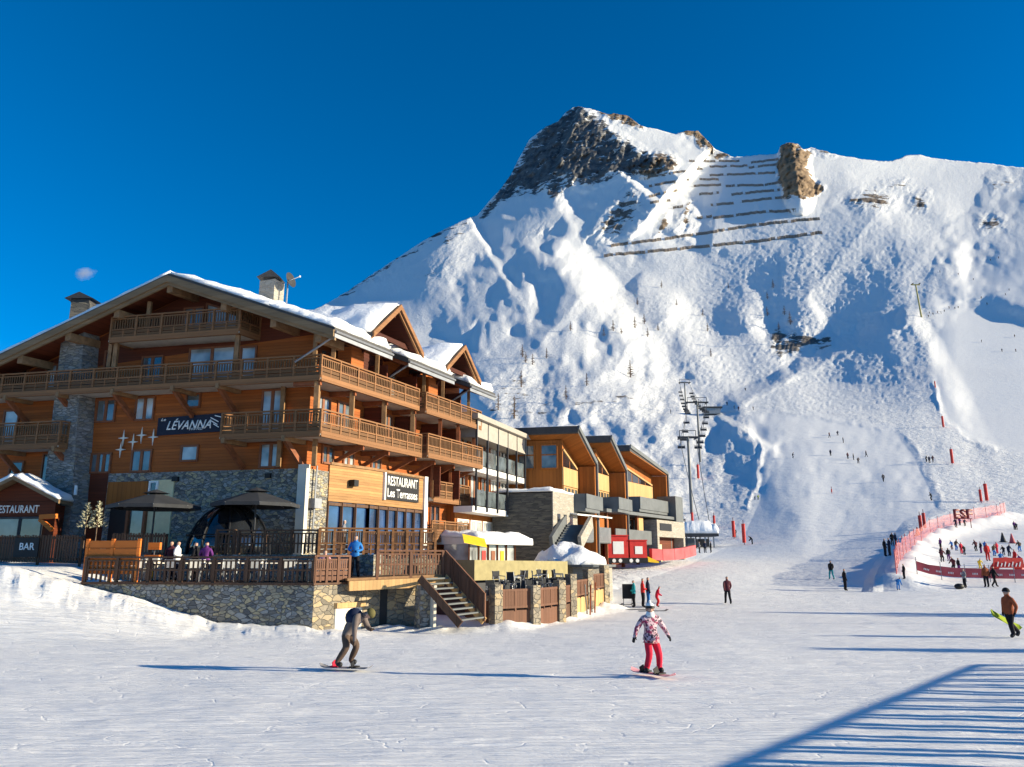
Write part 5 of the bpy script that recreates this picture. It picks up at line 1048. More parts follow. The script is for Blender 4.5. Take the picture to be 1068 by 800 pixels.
ic = at(238, 580, 38.0); ic.z = 3.06; ig = thing('dining_igloo', 'black framed glazed dome tent on the upper terrace under the right parasol', 'dome tent', ic)
ib = MB(); ib.ball(ic, 1.95, 1.95, 2.35, 20, 8, 0, .5); ib.build('glazing', 'pane_dark', ig, smooth=True)
for k in range(10):
    a = math.pi * 2 * k / 10; MB().tube([ic + Vector((1.99 * math.cos(a) * math.cos(e), 1.99 * math.sin(a) * math.cos(e), 2.39 * math.sin(e))) for e in [math.pi / 2 * i / 7 for i in range(8)]], .045, 5).build('frame_rib', 'black', ig)
MB().tube([ic + Vector((1.97 * math.cos(2 * math.pi * i / 24), 1.97 * math.sin(2 * math.pi * i / 24), .9)) for i in range(25)], .035, 5).build('frame_ring', 'black', ig)
def terrace_chair():
    t = thing('terrace_chair', 'pale slatted metal chair on the lower terrace', 'chair', (0, 0, 0)); f = MB()
    for sx in (-.2, .2): f.tube([(sx, -.2, 0), (sx, -.2, .44)], .018, 5).tube([(sx, .2, 0), (sx, .2, .44), (sx, .27, .9)], .018, 5)
    f.build('frame', 'metal', t); MB().cube((0, 0, .44), .44, .44, .04).build('seat', 'white', t)
    b = MB(); b.hexa([Vector(v) for v in ((-.21, .21, .55), (.21, .21, .55), (.21, .24, .55), (-.21, .24, .55), (-.21, .26, .88), (.21, .26, .88), (.21, .29, .88), (-.21, .29, .88))]); b.build('backrest', 'white', t); return t
def terrace_table():
    t = thing('terrace_table', 'small square table on the lower terrace', 'table', (0, 0, 0)); MB().cube((0, 0, .72), .8, .8, .04).build('tabletop', 'concrete', t); MB().tube([(0, 0, .04), (0, 0, .72)], .035, 6).build('column', 'dmetal', t); MB().cube((0, 0, 0), .5, .5, .04).build('foot', 'dmetal', t); return t
tc, tt_ = terrace_chair(), terrace_table(); n_ = 0
for i in range(7):
    u = .9 + i * 1.3; c = LT.P(u, 1.75 + .25 * (i % 2), 1.95)
    if i == 0: tt_.location = c; tt_['label'] = 'small square table behind the terrace balustrade'; tt_['group'] = 'tables on the lower terrace'
    else: dup(tt_, c, .2 * i, 'small square table behind the terrace balustrade', 'tables on the lower terrace')
    for k, (du, dv, rz) in enumerate(((0, -.7, math.pi), (0, .7, 0), (.62, 0, -1.57))):
        p = LT.P(u + du, 1.75 + .25 * (i % 2) + dv, 1.95); lb = 'pale metal chair behind the terrace balustrade'
        if n_ == 0: tc.location = p; tc.rotation_euler = (0, 0, rz); tc['label'] = lb; tc['group'] = 'chairs on the lower terrace'
        else: dup(tc, p, rz + .3 * random.random(), lb, 'chairs on the lower terrace')
        n_ += 1
# chairs packed away in the yard
yc = thing('stacked_chair', 'dark metal chair packed away in the yard', 'chair', (0, 0, 0), 'chairs packed away in the yard'); f = MB()
for sx in (-.2, .2): f.tube([(sx, -.2, 0), (sx, -.22, .44), (sx, -.2, .66)], .02, 5).tube([(sx, .22, 0), (sx, .2, .44), (sx, .3, .92)], .02, 5).tube([(sx, -.2, .66), (sx, .25, .68)], .02, 5)
f.build('frame', 'metal', yc); MB().cube((0, 0, .43), .44, .44, .05).build('seat', 'char', yc); MB().cube((0, .26, .52), .42, .05, .38).build('backrest', 'char', yc)
yb = thing('storage_deck', 'raised dark wooden deck in the yard where the chairs are packed', 'deck', (1.2, 40, 0)); MB().prism([(-.4, 35.2, -.3), (2.2, 39.4, -.3), (4.3, 45, -.3), (2.6, 47, -.3), (-2.4, 41, -.3)], (0, 0, 1.25)).build('deck', 'brown', yb)
k_ = 0
for i in range(9):
    for j in range(3):
        t = i / 8; p = Vector((.1 + 3.1 * t - j * .55, 36.3 + 7.5 * t + j * .55, .96 + (.42 if (i + j) % 3 == 0 else 0)))
        rz = random.random() * 6.28
        if k_ == 0: yc.location = p; yc.rotation_euler = (0, 0, rz)
        else: dup(yc, p, rz)
        k_ += 1
# small lit firs beside the hut, their glow put into pale twigs
for i, (x, y) in enumerate(((89, 545), (101, 544))):
    c = at(x, y + 6, 39.5); m = MB(); r = random.Random(i)
    for k in range(150):
        z = 1.25 * r.random() ** 1.2; a = r.random() * 6.28; rad = .42 * (1 - z / 1.3) * (.4 + .6 * r.random()); p = c + Vector((rad * math.cos(a), rad * math.sin(a), z)); q = p + Vector((.12 * math.cos(a), .12 * math.sin(a), .1)); m.add([p, q, p + Vector((-.05 * math.sin(a), .05 * math.cos(a), .07))], [(0, 1, 2)])
    t = thing('small_fir', ('left' if i == 0 else 'right') + ' of two small lit fir trees, glow painted as pale twigs, beside the red niche', 'tree', c); MB().tube([c - U * 1.0, c + U * 1.1], [.04, .015], 5).build('trunk', 'bark', t); m.build('crown', 'lit_twig', t)
mb = thing('menu_stand', 'pale wooden menu stand with coloured papers behind the terrace rail', 'stand', at(161, 580, 33.8)); c = at(161, 575, 33.8); c.z = 1.95
MB().cube(c, .55, .4, 1.0).build('cabinet', 'concrete', mb); MB().cube(c + Vector((.02, -.21, .1)), .2, .015, .4).build('paper', 'yellow', mb); MB().cube(c + Vector((0, 0, 1.02)), .62, .46, .06).build('top', 'orange', mb); MB().cube(c + Vector((0, 0, 1.3)), .5, .2, .3).build('crate', 'orange', mb); MB().cube(c + Vector((0, 0, 1.08)), .04, .04, .22).build('riser', 'metal', mb)
# ------------------------------------------------------------ people: one continuous body, zones coloured by the bone they grew on
def skin(c): return plain('skin', c, .6, .05)
M['skin'] = skin((.50, .30, .22)); PAL = {'black': (.012, .012, .016), 'navy': (.015, .022, .05), 'brown': (.09, .06, .045), 'olive': (.12, .105, .04), 'redsuit': (.55, .03, .03), 'rust': (.26, .07, .03), 'teal': (.02, .30, .33), 'blue': (.03, .18, .50), 'grey': (.22, .22, .24), 'white': (.75, .75, .75), 'maroon': (.09, .025, .035), 'yellowj': (.65, .45, .04), 'purple': (.12, .03, .16), 'crimson': (.55, .02, .05), 'pink': (.62, .30, .34), 'greige': (.15, .12, .11), 'lime': (.35, .45, .03), 'green': (.03, .25, .12)}
for k, c in PAL.items(): M['c_' + k] = plain('cloth_' + k, c, .8, .18, 4, spec=.15)
ZONES = ['head', 'hat', 'jacket', 'gloves', 'trousers', 'boots']
BASE = {'pelvis': (0, 0, .93), 'spine': (0, 0, 1.12), 'chest': (0, 0, 1.34), 'neck': (0, .01, 1.5), 'jaw': (0, -.012, 1.57), 'brow': (0, -.015, 1.655), 'crown': (0, .0, 1.735),
        'shL': (.185, .01, 1.40), 'elL': (.25, .04, 1.13), 'wrL': (.25, -.05, .90), 'haL': (.245, -.09, .80), 'shR': (-.185, .01, 1.40), 'elR': (-.25, .04, 1.13), 'wrR': (-.25, -.05, .90), 'haR': (-.245, -.09, .80),
        'hiL': (.10, 0, .86), 'knL': (.115, -.02, .49), 'anL': (.12, .02, .12), 'toL': (.13, -.13, .05), 'hiR': (-.10, 0, .86), 'knR': (-.115, -.02, .49), 'anR': (-.12, .02, .12), 'toR': (-.13, -.13, .05)}
RAD = {'pelvis': .165, 'spine': .155, 'chest': .175, 'neck': .065, 'jaw': .078, 'brow': .102, 'crown': .062, 'sh': .088, 'el': .066, 'wr': .05, 'ha': .05, 'hi': .115, 'kn': .085, 'an': .072, 'to': .06}
BONES = [('pelvis', 'spine', 'jacket'), ('spine', 'chest', 'jacket'), ('chest', 'neck', 'jacket'), ('neck', 'jaw', 'head'), ('jaw', 'brow', 'head'), ('brow', 'crown', 'hat')] + [x for s in 'LR' for x in (('chest', 'sh' + s, 'jacket'), ('sh' + s, 'el' + s, 'jacket'), ('el' + s, 'wr' + s, 'jacket'), ('wr' + s, 'ha' + s, 'gloves'), ('pelvis', 'hi' + s, 'trousers'), ('hi' + s, 'kn' + s, 'trousers'), ('kn' + s, 'an' + s, 'trousers'), ('an' + s, 'to' + s, 'boots'))]
def body_mesh(pose, fine=False, bulk=1.0):
    J = dict(BASE); J.update(pose); bones = list(BONES); rad = {k: RAD.get(k, RAD.get(k[:2], .05)) * (bulk if k[:2] not in ('ja', 'br', 'cr', 'ne') else 1) for k in J}
    if fine:
        for s in 'LR':
            w, h = Vector(J['wr' + s]), Vector(J['ha' + s]); d = (h - w).normalized(); sgn = 1 if s == 'L' else -1; sd = d.cross(Vector((0, 0, 1)) if abs(d.z) < .9 else Vector((0, -1, 0))).normalized(); nn = sd.cross(d); palm = w + d * .065; J['ha' + s] = tuple(palm); rad['ha' + s] = .04
            for k, (off, L) in enumerate(((-.032, .062), (-.011, .075), (.011, .07), (.032, .055))):
                a = palm + sd * off + d * .02; b = a + d * L * .55 - nn * .008; c = b + d * L * .4 - nn * .022
                for q, (nm, p) in enumerate((('f%d%sa' % (k, s), a), ('f%d%sb' % (k, s), b), ('f%d%sc' % (k, s), c))): J[nm] = tuple(p); rad[nm] = (.0125, .011, .009)[q]
                bones += [('ha' + s, 'f%d%sa' % (k, s), 'gloves'), ('f%d%sa' % (k, s), 'f%d%sb' % (k, s), 'gloves'), ('f%d%sb' % (k, s), 'f%d%sc' % (k, s), 'gloves')]
            a = w + d * .03 + sd * -.045; b = a + d * .045 - sd * .025 - nn * .015; J['t1' + s], J['t2' + s] = tuple(a), tuple(b); rad['t1' + s], rad['t2' + s] = .014, .011; bones += [('wr' + s, 't1' + s, 'gloves'), ('t1' + s, 't2' + s, 'gloves')]
        f = (Vector(J['brow']) - Vector(J['jaw'])).normalized(); fw = Vector(J.get('face', (0, -1, 0))).normalized(); p = Vector(J['jaw']) + f * .045 + fw * .095
        J['nose'] = tuple(p); rad['nose'] = .014; bones.append(('jaw', 'nose', 'head'))
    J.pop('face', None)
    names = [k for k in J if k in {x for b in bones for x in b[:2]}]; idx = {k: i for i, k in enumerate(names)}
    me = bpy.data.meshes.new('body'); me.from_pydata([J[k] for k in names], [(idx[a], idx[b]) for a, b, z in bones], [])
    o = bpy.data.objects.new('tmp', me); COL.objects.link(o); md = o.modifiers.new('s', 'SKIN'); md.use_smooth_shade = True; md.branch_smoothing = .3; sb = o.modifiers.new('u', 'SUBSURF'); sb.levels = 2 if fine else 1
    for k, v in zip(names, me.skin_vertices[0].data): v.radius = (rad[k], rad[k]); v.use_root = (k == 'pelvis')
    bpy.context.view_layer.update(); ev = o.evaluated_get(bpy.context.evaluated_depsgraph_get()); m2 = bpy.data.meshes.new_from_object(ev); bpy.data.objects.remove(o); bpy.data.meshes.remove(me)
    seg = [(Vector(J[a]), Vector(J[b]), ZONES.index(z), (rad[a] + rad[b]) / 2) for a, b, z in bones]
    m2.materials.clear()
    for z in ZONES: m2.materials.append(M['skin'])
    hem = Vector(J['pelvis']).z - .07
    for p in m2.polygons:
        c = p.center; best = 9; zi = 0
        for a, b, z, r in seg:
            ab = b - a; t = max(0, min(1, (c - a).dot(ab) / ab.length_squared)); d = (c - a - ab * t).length - r * .9
            if d < best: best = d; zi = z
        if ZONES[zi] == 'trousers' and c.z > hem and abs(c.x) < .22 and (c - Vector(J['pelvis'])).length < .24: zi = 2
        p.material_index = zi; p.use_smooth = True
    return m2
def lean(a, pose=None, drop=0.0):
    """bend the trunk forwards by a and drop the hips"""
    out = dict(pose or {}); ca, sa = math.cos(a), math.sin(a); P0 = Vector(BASE['pelvis'])
    for k in ('spine', 'chest', 'neck', 'jaw', 'brow', 'crown', 'shL', 'elL', 'wrL', 'haL', 'shR', 'elR', 'wrR', 'haR'):
        q = Vector(out.get(k, BASE[k])) - P0; out[k] = (q.x, q.y * ca - q.z * sa, P0.z + q.y * sa + q.z * ca - drop)
    for k in ('pelvis', 'hiL', 'hiR'): q = BASE[k]; out[k] = (q[0], q[1], q[2] - drop)
    return out
POSES = {}
POSES['stand'] = body_mesh({})
POSES['stand2'] = body_mesh({'elL': (.30, .02, 1.15), 'wrL': (.12, -.18, 1.08), 'haL': (.03, -.22, 1.07), 'elR': (-.3, .02, 1.15), 'wrR': (-.13, -.18, 1.1), 'haR': (-.04, -.22, 1.1), 'anL': (.16, .02, .12), 'toL': (.19, -.12, .05)})
POSES['walk'] = body_mesh({'knL': (.1, -.16, .5), 'anL': (.1, -.22, .14), 'toL': (.1, -.37, .09), 'knR': (-.1, .06, .48), 'anR': (-.1, .30, .17), 'toR': (-.1, .18, .05), 'elL': (.25, .14, 1.14), 'wrL': (.24, .18, .9), 'haL': (.23, .17, .8), 'elR': (-.25, -.06, 1.13), 'wrR': (-.22, -.22, .95), 'haR': (-.2, -.3, .88)})
pk = lean(.35, {'elL': (.33, -.02, 1.2), 'wrL': (.28, -.28, 1.12), 'haL': (.26, -.36, 1.12), 'elR': (-.33, -.02, 1.2), 'wrR': (-.28, -.28, 1.12), 'haR': (-.26, -.36, 1.12)}, .1); pk.update({'knL': (.14, -.17, .5), 'anL': (.14, -.02, .14), 'toL': (.14, -.18, .06), 'knR': (-.14, -.17, .5), 'anR': (-.14, -.02, .14), 'toR': (-.14, -.18, .06)})
POSES['ski'] = body_mesh(pk)
pb = lean(.85, {}, .05); pb.update({'wrL': (.2, -.52, .62), 'haL': (.2, -.56, .53), 'wrR': (-.2, -.5, .66), 'haR': (-.2, -.54, .57), 'knL': (.12, -.05, .5), 'knR': (-.12, -.05, .5)}); POSES['bend'] = body_mesh(pb)
ps = {k: (v[0], v[1] + .1, v[2] - .45) for k, v in BASE.items() if k[:2] not in ('kn', 'an', 'to')}; ps.update({'knL': (.13, -.32, .5), 'anL': (.13, -.34, .12), 'toL': (.13, -.48, .05), 'knR': (-.13, -.32, .5), 'anR': (-.13, -.34, .12), 'toR': (-.13, -.48, .05), 'elL': (.27, .0, .72), 'wrL': (.2, -.25, .72), 'haL': (.17, -.33, .74), 'elR': (-.27, 0, .72), 'wrR': (-.2, -.25, .72), 'haR': (-.17, -.33, .74)}); POSES['sit'] = body_mesh(ps)
pf = {k: (v[0], v[1] * 1 + (0), max(.14, v[2] - .78)) for k, v in BASE.items() if k[:2] not in ('kn', 'an', 'to')}; pf.update({'knL': (.16, -.4, .35), 'anL': (.18, -.75, .1), 'toL': (.2, -.85, .2), 'knR': (-.16, -.4, .3), 'anR': (-.18, -.75, .1), 'toR': (-.2, -.85, .2)}); POSES['fallen'] = body_mesh(pf)
def person(pose, g, h, rz, jacket, trousers, hat, label, group=None, gloves='black', boots='black', cat='person'):
    o = bpy.data.objects.new('person', POSES[pose]); COL.objects.link(o); o.location = g; o.rotation_euler = (0, 0, rz); s = h / 1.78; o.scale = (s, s, s)
    for i, m in enumerate(('skin', 'c_' + hat, 'c_' + jacket, 'c_' + gloves, 'c_' + trousers, 'c_' + boots)): o.material_slots[i].link = 'OBJECT'; o.material_slots[i].material = M[m]
    return tag(o, label, cat, group)
LF, RT, TO, AWAY = -math.pi / 2, math.pi / 2, 0.0, math.pi       # facing left, right, the camera, away from it
def tp(x, y): return tpick(x, y)
def sz(g, pxh): return pxh * (g.y * CP + (g.z - EYE) * SP) / F_PX
mid = [('walk', 760, 631, 29, AWAY, 'maroon', 'black', 'black', 'dark clad person walking away alone in the middle of the square'), ('walk', 867, 605, 20, AWAY, 'black', 'teal', 'black', 'walker with black jacket and turquoise trousers left of the field'), ('stand', 882, 616, 23, RT, 'black', 'black', 'black', 'slim person all in black standing left of the net corner'),
 ('bend', 937, 616, 16, TO, 'blue', 'blue', 'navy', 'child in bright blue bending down at the net corner'), ('stand', 944, 613, 16, LF, 'black', 'black', 'yellowj', 'child in black with yellow hat beside the bright blue child'), ('stand', 924, 583, 19, RT, 'black', 'black', 'black', 'dark figure at the far end of the net shade, left of a pair'), ('stand2', 929, 584, 19, LF, 'navy', 'black', 'black', 'dark blue figure standing close behind the net shade'), ('stand', 931, 570, 14, TO, 'black', 'black', 'black', 'left of two dark figures higher up by the net'), ('stand', 935, 570, 14, RT, 'navy', 'black', 'black', 'right of two dark figures higher up by the net'),
 ('stand2', 1007, 614, 20, LF, 'grey', 'black', 'grey', 'person in pale grey jacket by the banner with a black bag'), ('stand', 1029, 613, 24, AWAY, 'rust', 'black', 'black', 'person in a red brown jacket standing in front of the banner'), ('walk', 1038, 613, 22, RT, 'black', 'black', 'black', 'person in black walking beside the red brown jacket'), ('ski', 1022, 594, 13, TO, 'yellowj', 'yellowj', 'black', 'small child in yellow suit behind the banner'),
 ('stand', 1031, 585, 19, TO, 'redsuit', 'redsuit', 'redsuit', 'ski instructor all in red in the middle of the beginners'), ('stand', 1059, 590, 17, LF, 'redsuit', 'maroon', 'redsuit', 'instructor in red jacket above the orange red tunnel'), ('ski', 1065, 592, 15, LF, 'purple', 'black', 'purple', 'child in purple beside the red jacket by the tunnel')]
for p_, x, y, ph_, rz, j_, t_, h_, lb in mid: g = tp(x, y); person(p_, g, sz(g, ph_), rz, j_, t_, h_, lb)
# the group by the yard corner, on the right of the wall
for p_, x, y, Yd, h, rz, j_, t_, h_, lb in (('stand2', 661.5, 634, 47, 1.6, LF, 'teal', 'black', 'brown', 'person in turquoise jacket beside the black board'), ('stand2', 671, 635, 47, 1.72, RT, 'redsuit', 'black', 'black', 'person in red jacket with black trousers in the middle of the group'), ('stand', 676.5, 635, 47.4, 1.75, RT, 'navy', 'blue', 'black', 'person in navy jacket and blue trousers between the red ones'), ('ski', 685, 634, 47, 1.35, RT, 'crimson', 'redsuit', 'black', 'child in bright red suit at the right end of the group')):
    g = at(x, y, Yd); g.z = bz(g).z; person(p_, g, h, rz, j_, t_, h_, lb)
g = at(655, 633, 47.5); g.z = bz(g).z; bd = thing('notice_board', 'black notice board on two legs in the snow by the group', 'board', g)
MB().cube(g + Vector((0, 0, .45)), .62, .06, .85).build('panel', 'black', bd)
for k in (-.25, .25): MB().tube([g + Vector((k, .05, -.3)), g + Vector((k, .05, .5))], .025, 5).build('leg', 'metal', bd)
def skis(g, rz, label, col='dmetal'):
    t = thing('pair_of_skis', label, 'skis', g)
    for k in (-.1, .1):
        m = MB(); d = Vector((math.cos(rz), math.sin(rz), 0)); n = Vector((-d.y, d.x, 0)) * k
        m.beam(g + n - d * .8 + U * .02, g + n + d * .75 + U * .02, .08, .02).beam(g + n + d * .75 + U * .02, g + n + d * .9 + U * .1, .08, .02); m.build('ski', col, t)
    return t
for x, y, rz, lb in ((645, 634, .2, 'pair of dark skis lying left of the group'), (664, 636.5, .1, 'pair of dark skis under the turquoise person'), (680, 637, .15, 'pair of dark skis in front of the red child'), (636, 630, -.6, 'pair of skis lying on the bank at the yard corner')):
    q = tp(x, y); skis(q, rz, lb)
for x, Yd, lb in ((614, 41.5, 'upright dark skis stuck in the snow bank by the yard wall'), (619, 42.6, 'second upright ski pair stuck right of the first one')):
    g = at(x, 640, Yd); g.z = bz(g).z; t = thing('upright_skis', lb, 'skis', g)
    for k in (-.06, .06): MB().beam(g + Vector((k, 0, -.3)), g + Vector((k * 2.5, .1, 1.55)), .07, .03).build('ski', 'c_rust' if k > 0 else 'dmetal', t)
# people on the terraces
for p_, x, Yd, zf, h, rz, j_, t_, h_, lb in (('stand2', 370, 33.4, 2.1, 1.78, TO, 'blue', 'black', 'black', 'person in bright blue jacket and black trousers at the terrace corner'), ('sit', 338, 33.0, 2.0, 1.7, TO, 'pink', 'grey', 'brown', 'seated person in pale pink jacket behind the side railing'), ('stand2', 357, 36.2, 3.06, 1.6, RT, 'grey', 'black', 'white', 'person in grey behind the dark upper railing'), ('stand2', 184, 34.0, 1.95, 1.7, RT, 'white', 'navy', 'brown', 'standing guest in white top left of the dome tent'), ('stand', 177, 34.6, 1.95, 1.72, TO, 'maroon', 'navy', 'brown', 'standing guest in dark red behind the guest in white'), ('stand2', 214, 34.2, 1.95, 1.68, AWAY, 'purple', 'navy', 'maroon', 'standing guest in patterned blue purple top before the dome tent'), ('stand2', 203, 34.4, 1.95, 1.66, LF, 'black', 'black', 'greige', 'standing guest in black with beige hat by the dome tent')):
    c = at(x, 590, Yd); person(p_, Vector((c.x, c.y, zf)), h, rz, j_, t_, h_, lb)
# beginners
bg_ = [(981, 575), (982, 584), (983, 588), (990, 586), (994, 574), (997, 575), (1003, 578), (1007, 579), (998, 556), (1002, 553), (1007, 554), (1019, 575), (1023, 577), (1027, 574), (1037, 580), (1040, 577), (1047, 580), (1052, 581), (1058, 553), (1061, 553), (996, 597), (1001, 598), (1044, 588), (1064, 576)]
cols = ['purple', 'navy', 'maroon', 'black', 'blue', 'brown', 'crimson', 'black', 'navy']
for i, (x, y) in enumerate(bg_):
    g = tp(x, y); person('fallen' if (x, y) == (982, 588) else ('ski' if i % 3 else 'stand'), g, (1.25, 1.15, 1.4)[i % 3], (LF, RT, TO, AWAY)[i % 4] + .4 * random.random(), cols[i % 9], cols[(i * 2 + 3) % 9], cols[(i + 5) % 9], 'small learner in dark ski clothes on the fenced beginners field', 'learners on the beginners field')
# skiers and riders far up
def crowd(pts, label, group, h=1.75):
    for i, (x, y) in enumerate(pts): g = tp(x, y); person(('ski', 'stand', 'walk')[i % 3], g, h, random.random() * 6.28, ('black', 'navy', 'maroon', 'brown', 'black')[i % 5], 'black', 'black', label, group)
crowd([(827, 478), (866, 475), (865, 457), (895, 483), (890, 480), (903, 477), (873, 454), (884, 479), (922, 503), (972, 522), (880, 462)], 'tiny dark skier on the groomed lower piste', 'skiers on the lower piste')
crowd([(966, 482), (970, 483), (973, 482)], 'tiny dark figure by the right edge of the lower piste', 'figures at the piste edge')
crowd([(1023, 357), (1045, 367), (1060, 367), (1000, 321), (1030, 318), (1049, 308), (1052, 303), (1024, 312), (1058, 352)], 'tiny skier on the upper right piste', 'skiers on the upper right piste')
crowd([(985, 325), (981, 327), (978, 327), (973, 329), (968, 331), (996, 322), (970, 327), (990, 322)], 'tiny dark skier crossing below the lone pylon', 'skiers crossing below the lone pylon')
crowd([(778, 408), (758, 423), (770, 428), (786, 428), (700, 431), (751, 428), (765, 427)], 'tiny dark figure on the traverse near the top station', 'figures on the traverse')
crowd([(1033, 272), (1041, 270), (1000, 287), (1015, 292), (980, 284)], 'tiny figure high up near the shaded bowl', 'figures near the shaded bowl')
for p_, x, y, ph_, rz, j_, lb in (('ski', 791, 521, 6, TO, 'lime', 'skier in yellow green at the left piste edge'), ('ski', 787, 521, 5, RT, 'black', 'dark skier beside the yellow green one'), ('stand', 767, 561, 10, AWAY, 'black', 'dark figure above the red poles by the lift station'), ('bend', 785, 568, 11, LF, 'black', 'dark figure bending near the leaning red pole'), ('ski', 701, 528, 6, RT, 'navy', 'dark figure right of the grey tower at the lift line'), ('stand', 736, 577, 12, TO, 'navy', 'left figure queueing in front of the lift station'), ('stand', 741, 577, 12, LF, 'black', 'right figure queueing in front of the lift station'), ('stand2', 729, 577, 12, RT, 'grey', 'grey figure at the left post of the lift station'), ('stand', 714, 545, 8, TO, 'white', 'pale figure between the grey tower and the lift station')):
    g = tp(x, y); person(p_, g, sz(g, ph_), rz, j_, 'black', 'black', lb)
# ------------------------------------------------------------ the three people in front
def near(label, pose, g, h, rz, cols, bulk=1.0):
    m = body_mesh(pose, True, bulk); o = bpy.data.objects.new('person', m); COL.objects.link(o); o.location = g; o.rotation_euler = (0, 0, rz); s = h / 1.78; o.scale = (s, s, s)
    for i, c in enumerate(cols): m.materials[i] = M[c]
    return tag(o, label, 'person')
def kid(o, mb, name, m, smooth=True):
    me = bpy.data.meshes.new(name); me.from_pydata([tuple(v) for v in mb.v], [], mb.f)
    bm = bmesh.new(); bm.from_mesh(me); bmesh.ops.recalc_face_normals(bm, faces=bm.faces)
    for f in bm.faces: f.smooth = smooth
    bm.to_mesh(me); bm.free(); me.materials.append(M[m]); c = bpy.data.objects.new(name, me); COL.objects.link(c); c.parent = o; return c
def headgear(o, J, fwd, kind, col, gog=None, hair=None):
    c = (Vector(J['brow']) * .75 + Vector(J['crown']) * .25); ax = (Vector(J['crown']) - Vector(J['jaw'])).normalized(); fwd = Vector(fwd).normalized(); fwd = (fwd - ax * fwd.dot(ax)).normalized(); sd = ax.cross(fwd); mat = Matrix((sd, fwd, ax)).transposed()
    def tr(mb): mb.v = [c + mat @ v for v in mb.v]; return mb
    k = 1.0 if kind == 'beanie' else 1.13
    kid(o, tr(MB().ball((0, -.005, .0), .112 * k, .125 * k, .115 * k, 14, 8, 0, .56)), 'helmet' if kind == 'helmet' else 'beanie', col)
    if gog:
        b = MB(); n = 10
        for z0, z1, r in ((-.045, .02, .128),): b.add([Vector((r * math.sin(a) * .93, r * math.cos(a) * 1.0, z)) for z in (z0, z1) for a in [math.pi * 2 * i / 16 for i in range(16)]], [(i, (i + 1) % 16, 16 + (i + 1) % 16, 16 + i) for i in range(16)])
        kid(o, tr(b), 'goggles', gog)
    else:
        for sx in (-.035, .035): kid(o, tr(MB().ball((sx, .098, -.035), .014, .01, .012, 8, 6)), 'eye', 'black')
    if hair: kid(o, tr(MB().ball((0, -.05, -.06), .095, .07, .09, 10, 7)), 'hair', hair)
    for sx in (-.1, .1): kid(o, tr(MB().ball((sx, -.01, -.06), .015, .03, .035, 8, 6)), 'ear', 'skin')
    if kind == 'beanie' and col == 'c_white': kid(o, tr(MB().ball((0, 0, .135), .035, .035, .035, 8, 6)), 'pompom', 'c_white')
def board(a, b, w, m, label, up=(0, 0, 1), name='snowboard'):
    a, b = Vector(a), Vector(b); d = (b - a); L = d.length; d.normalize(); x = d.cross(Vector(up)).normalized(); y = x.cross(d).normalized(); mb = MB(); N = 16; top = []; 
    for i in range(N + 1):
        t = i / N; e = min(t, 1 - t) * L; ww = w * (.5 - .05 * math.sin(math.pi * t)) * min(1, (max(0, 1 - (1 - min(1, e / .16)) ** 2)) ** .5 + .02); cu = .09 * max(0, 1 - e / .24) ** 2
        p = a + d * (t * L) + y * cu; top += [p - x * ww, p + x * ww, p - x * ww + y * .018, p + x * ww + y * .018]
    for i in range(N):
        q = i * 4
        mb.f += [[q + j for j in f] for f in ((2, 3, 7, 6), (0, 4, 5, 1), (0, 2, 6, 4), (1, 5, 7, 3))]
    mb.f += [[0, 1, 3, 2], [4 * N, 4 * N + 2, 4 * N + 3, 4 * N + 1]]; mb.v = top; t_ = thing(name, label, 'snowboard', a); mb.build('deck', m, t_); return t_, d, x, y
def binding(t, p, d, x, y, m='black'):
    MB().beam(p - x * .13 + y * .03, p + x * .13 + y * .03, .2, .03, y).beam(p + x * .1 + y * .03, p + x * .15 + y * .17, .16, .02, d).build('binding', m, t)
# left rider: bent over, riding to the right
A_g = tpick(360, 700); hA = 1.72
pa = lean(.70, {'elL': (.27, -.04, 1.13), 'wrL': (.20, -.2, 1.03), 'haL': (.17, -.28, 1.03), 'elR': (-.27, .0, 1.12), 'wrR': (-.22, -.04, .86), 'haR': (-.2, -.06, .76)}, .10)
pa.update({'jaw': (0, -.50, 1.21), 'brow': (0, -.57, 1.245), 'crown': (0, -.635, 1.29), 'neck': (0, -.40, 1.215), 'knL': (.20, -.19, .50), 'anL': (.24, -.02, .15), 'toL': (.26, -.17, .09), 'knR': (-.20, -.10, .50), 'anR': (-.24, .12, .15), 'toR': (-.26, -.03, .09), 'face': (0, -.6, -.8)})
pa['elL'] = (.26, -.42, .92); pa['wrL'] = (.14, -.54, .86); pa['haL'] = (.08, -.60, .90); pa['elR'] = (-.26, -.30, .90); pa['wrR'] = (-.24, -.30, .68); pa['haR'] = (-.22, -.31, .58)
RA = R(78)
ob = near('snowboarder in dark jacket and olive beanie bent forward, riding right', pa, A_g + U * .05, 1.98, RA, ['skin', 'c_olive', 'c_greige', 'c_brown', 'c_brown', 'black'], 1.05)
headgear(ob, pa, (0, -.5, -.85), 'beanie', 'c_olive', None)
kid(ob, MB().ball((0, -.17, 1.16), .20, .22, .22, 12, 8), 'back_panel', 'c_navy')
dA = Vector((.93, -.25, 0)); t1, d_, x_, y_ = board(A_g - dA * .78 + U * .06, A_g + dA * .82 + U * .06, .28, 'c_grey', 'dark grey snowboard under the bent rider')
binding(t1, A_g - dA * .28 + U * .07, d_, x_, y_, 'c_crimson'); binding(t1, A_g + dA * .27 + U * .07, d_, x_, y_)
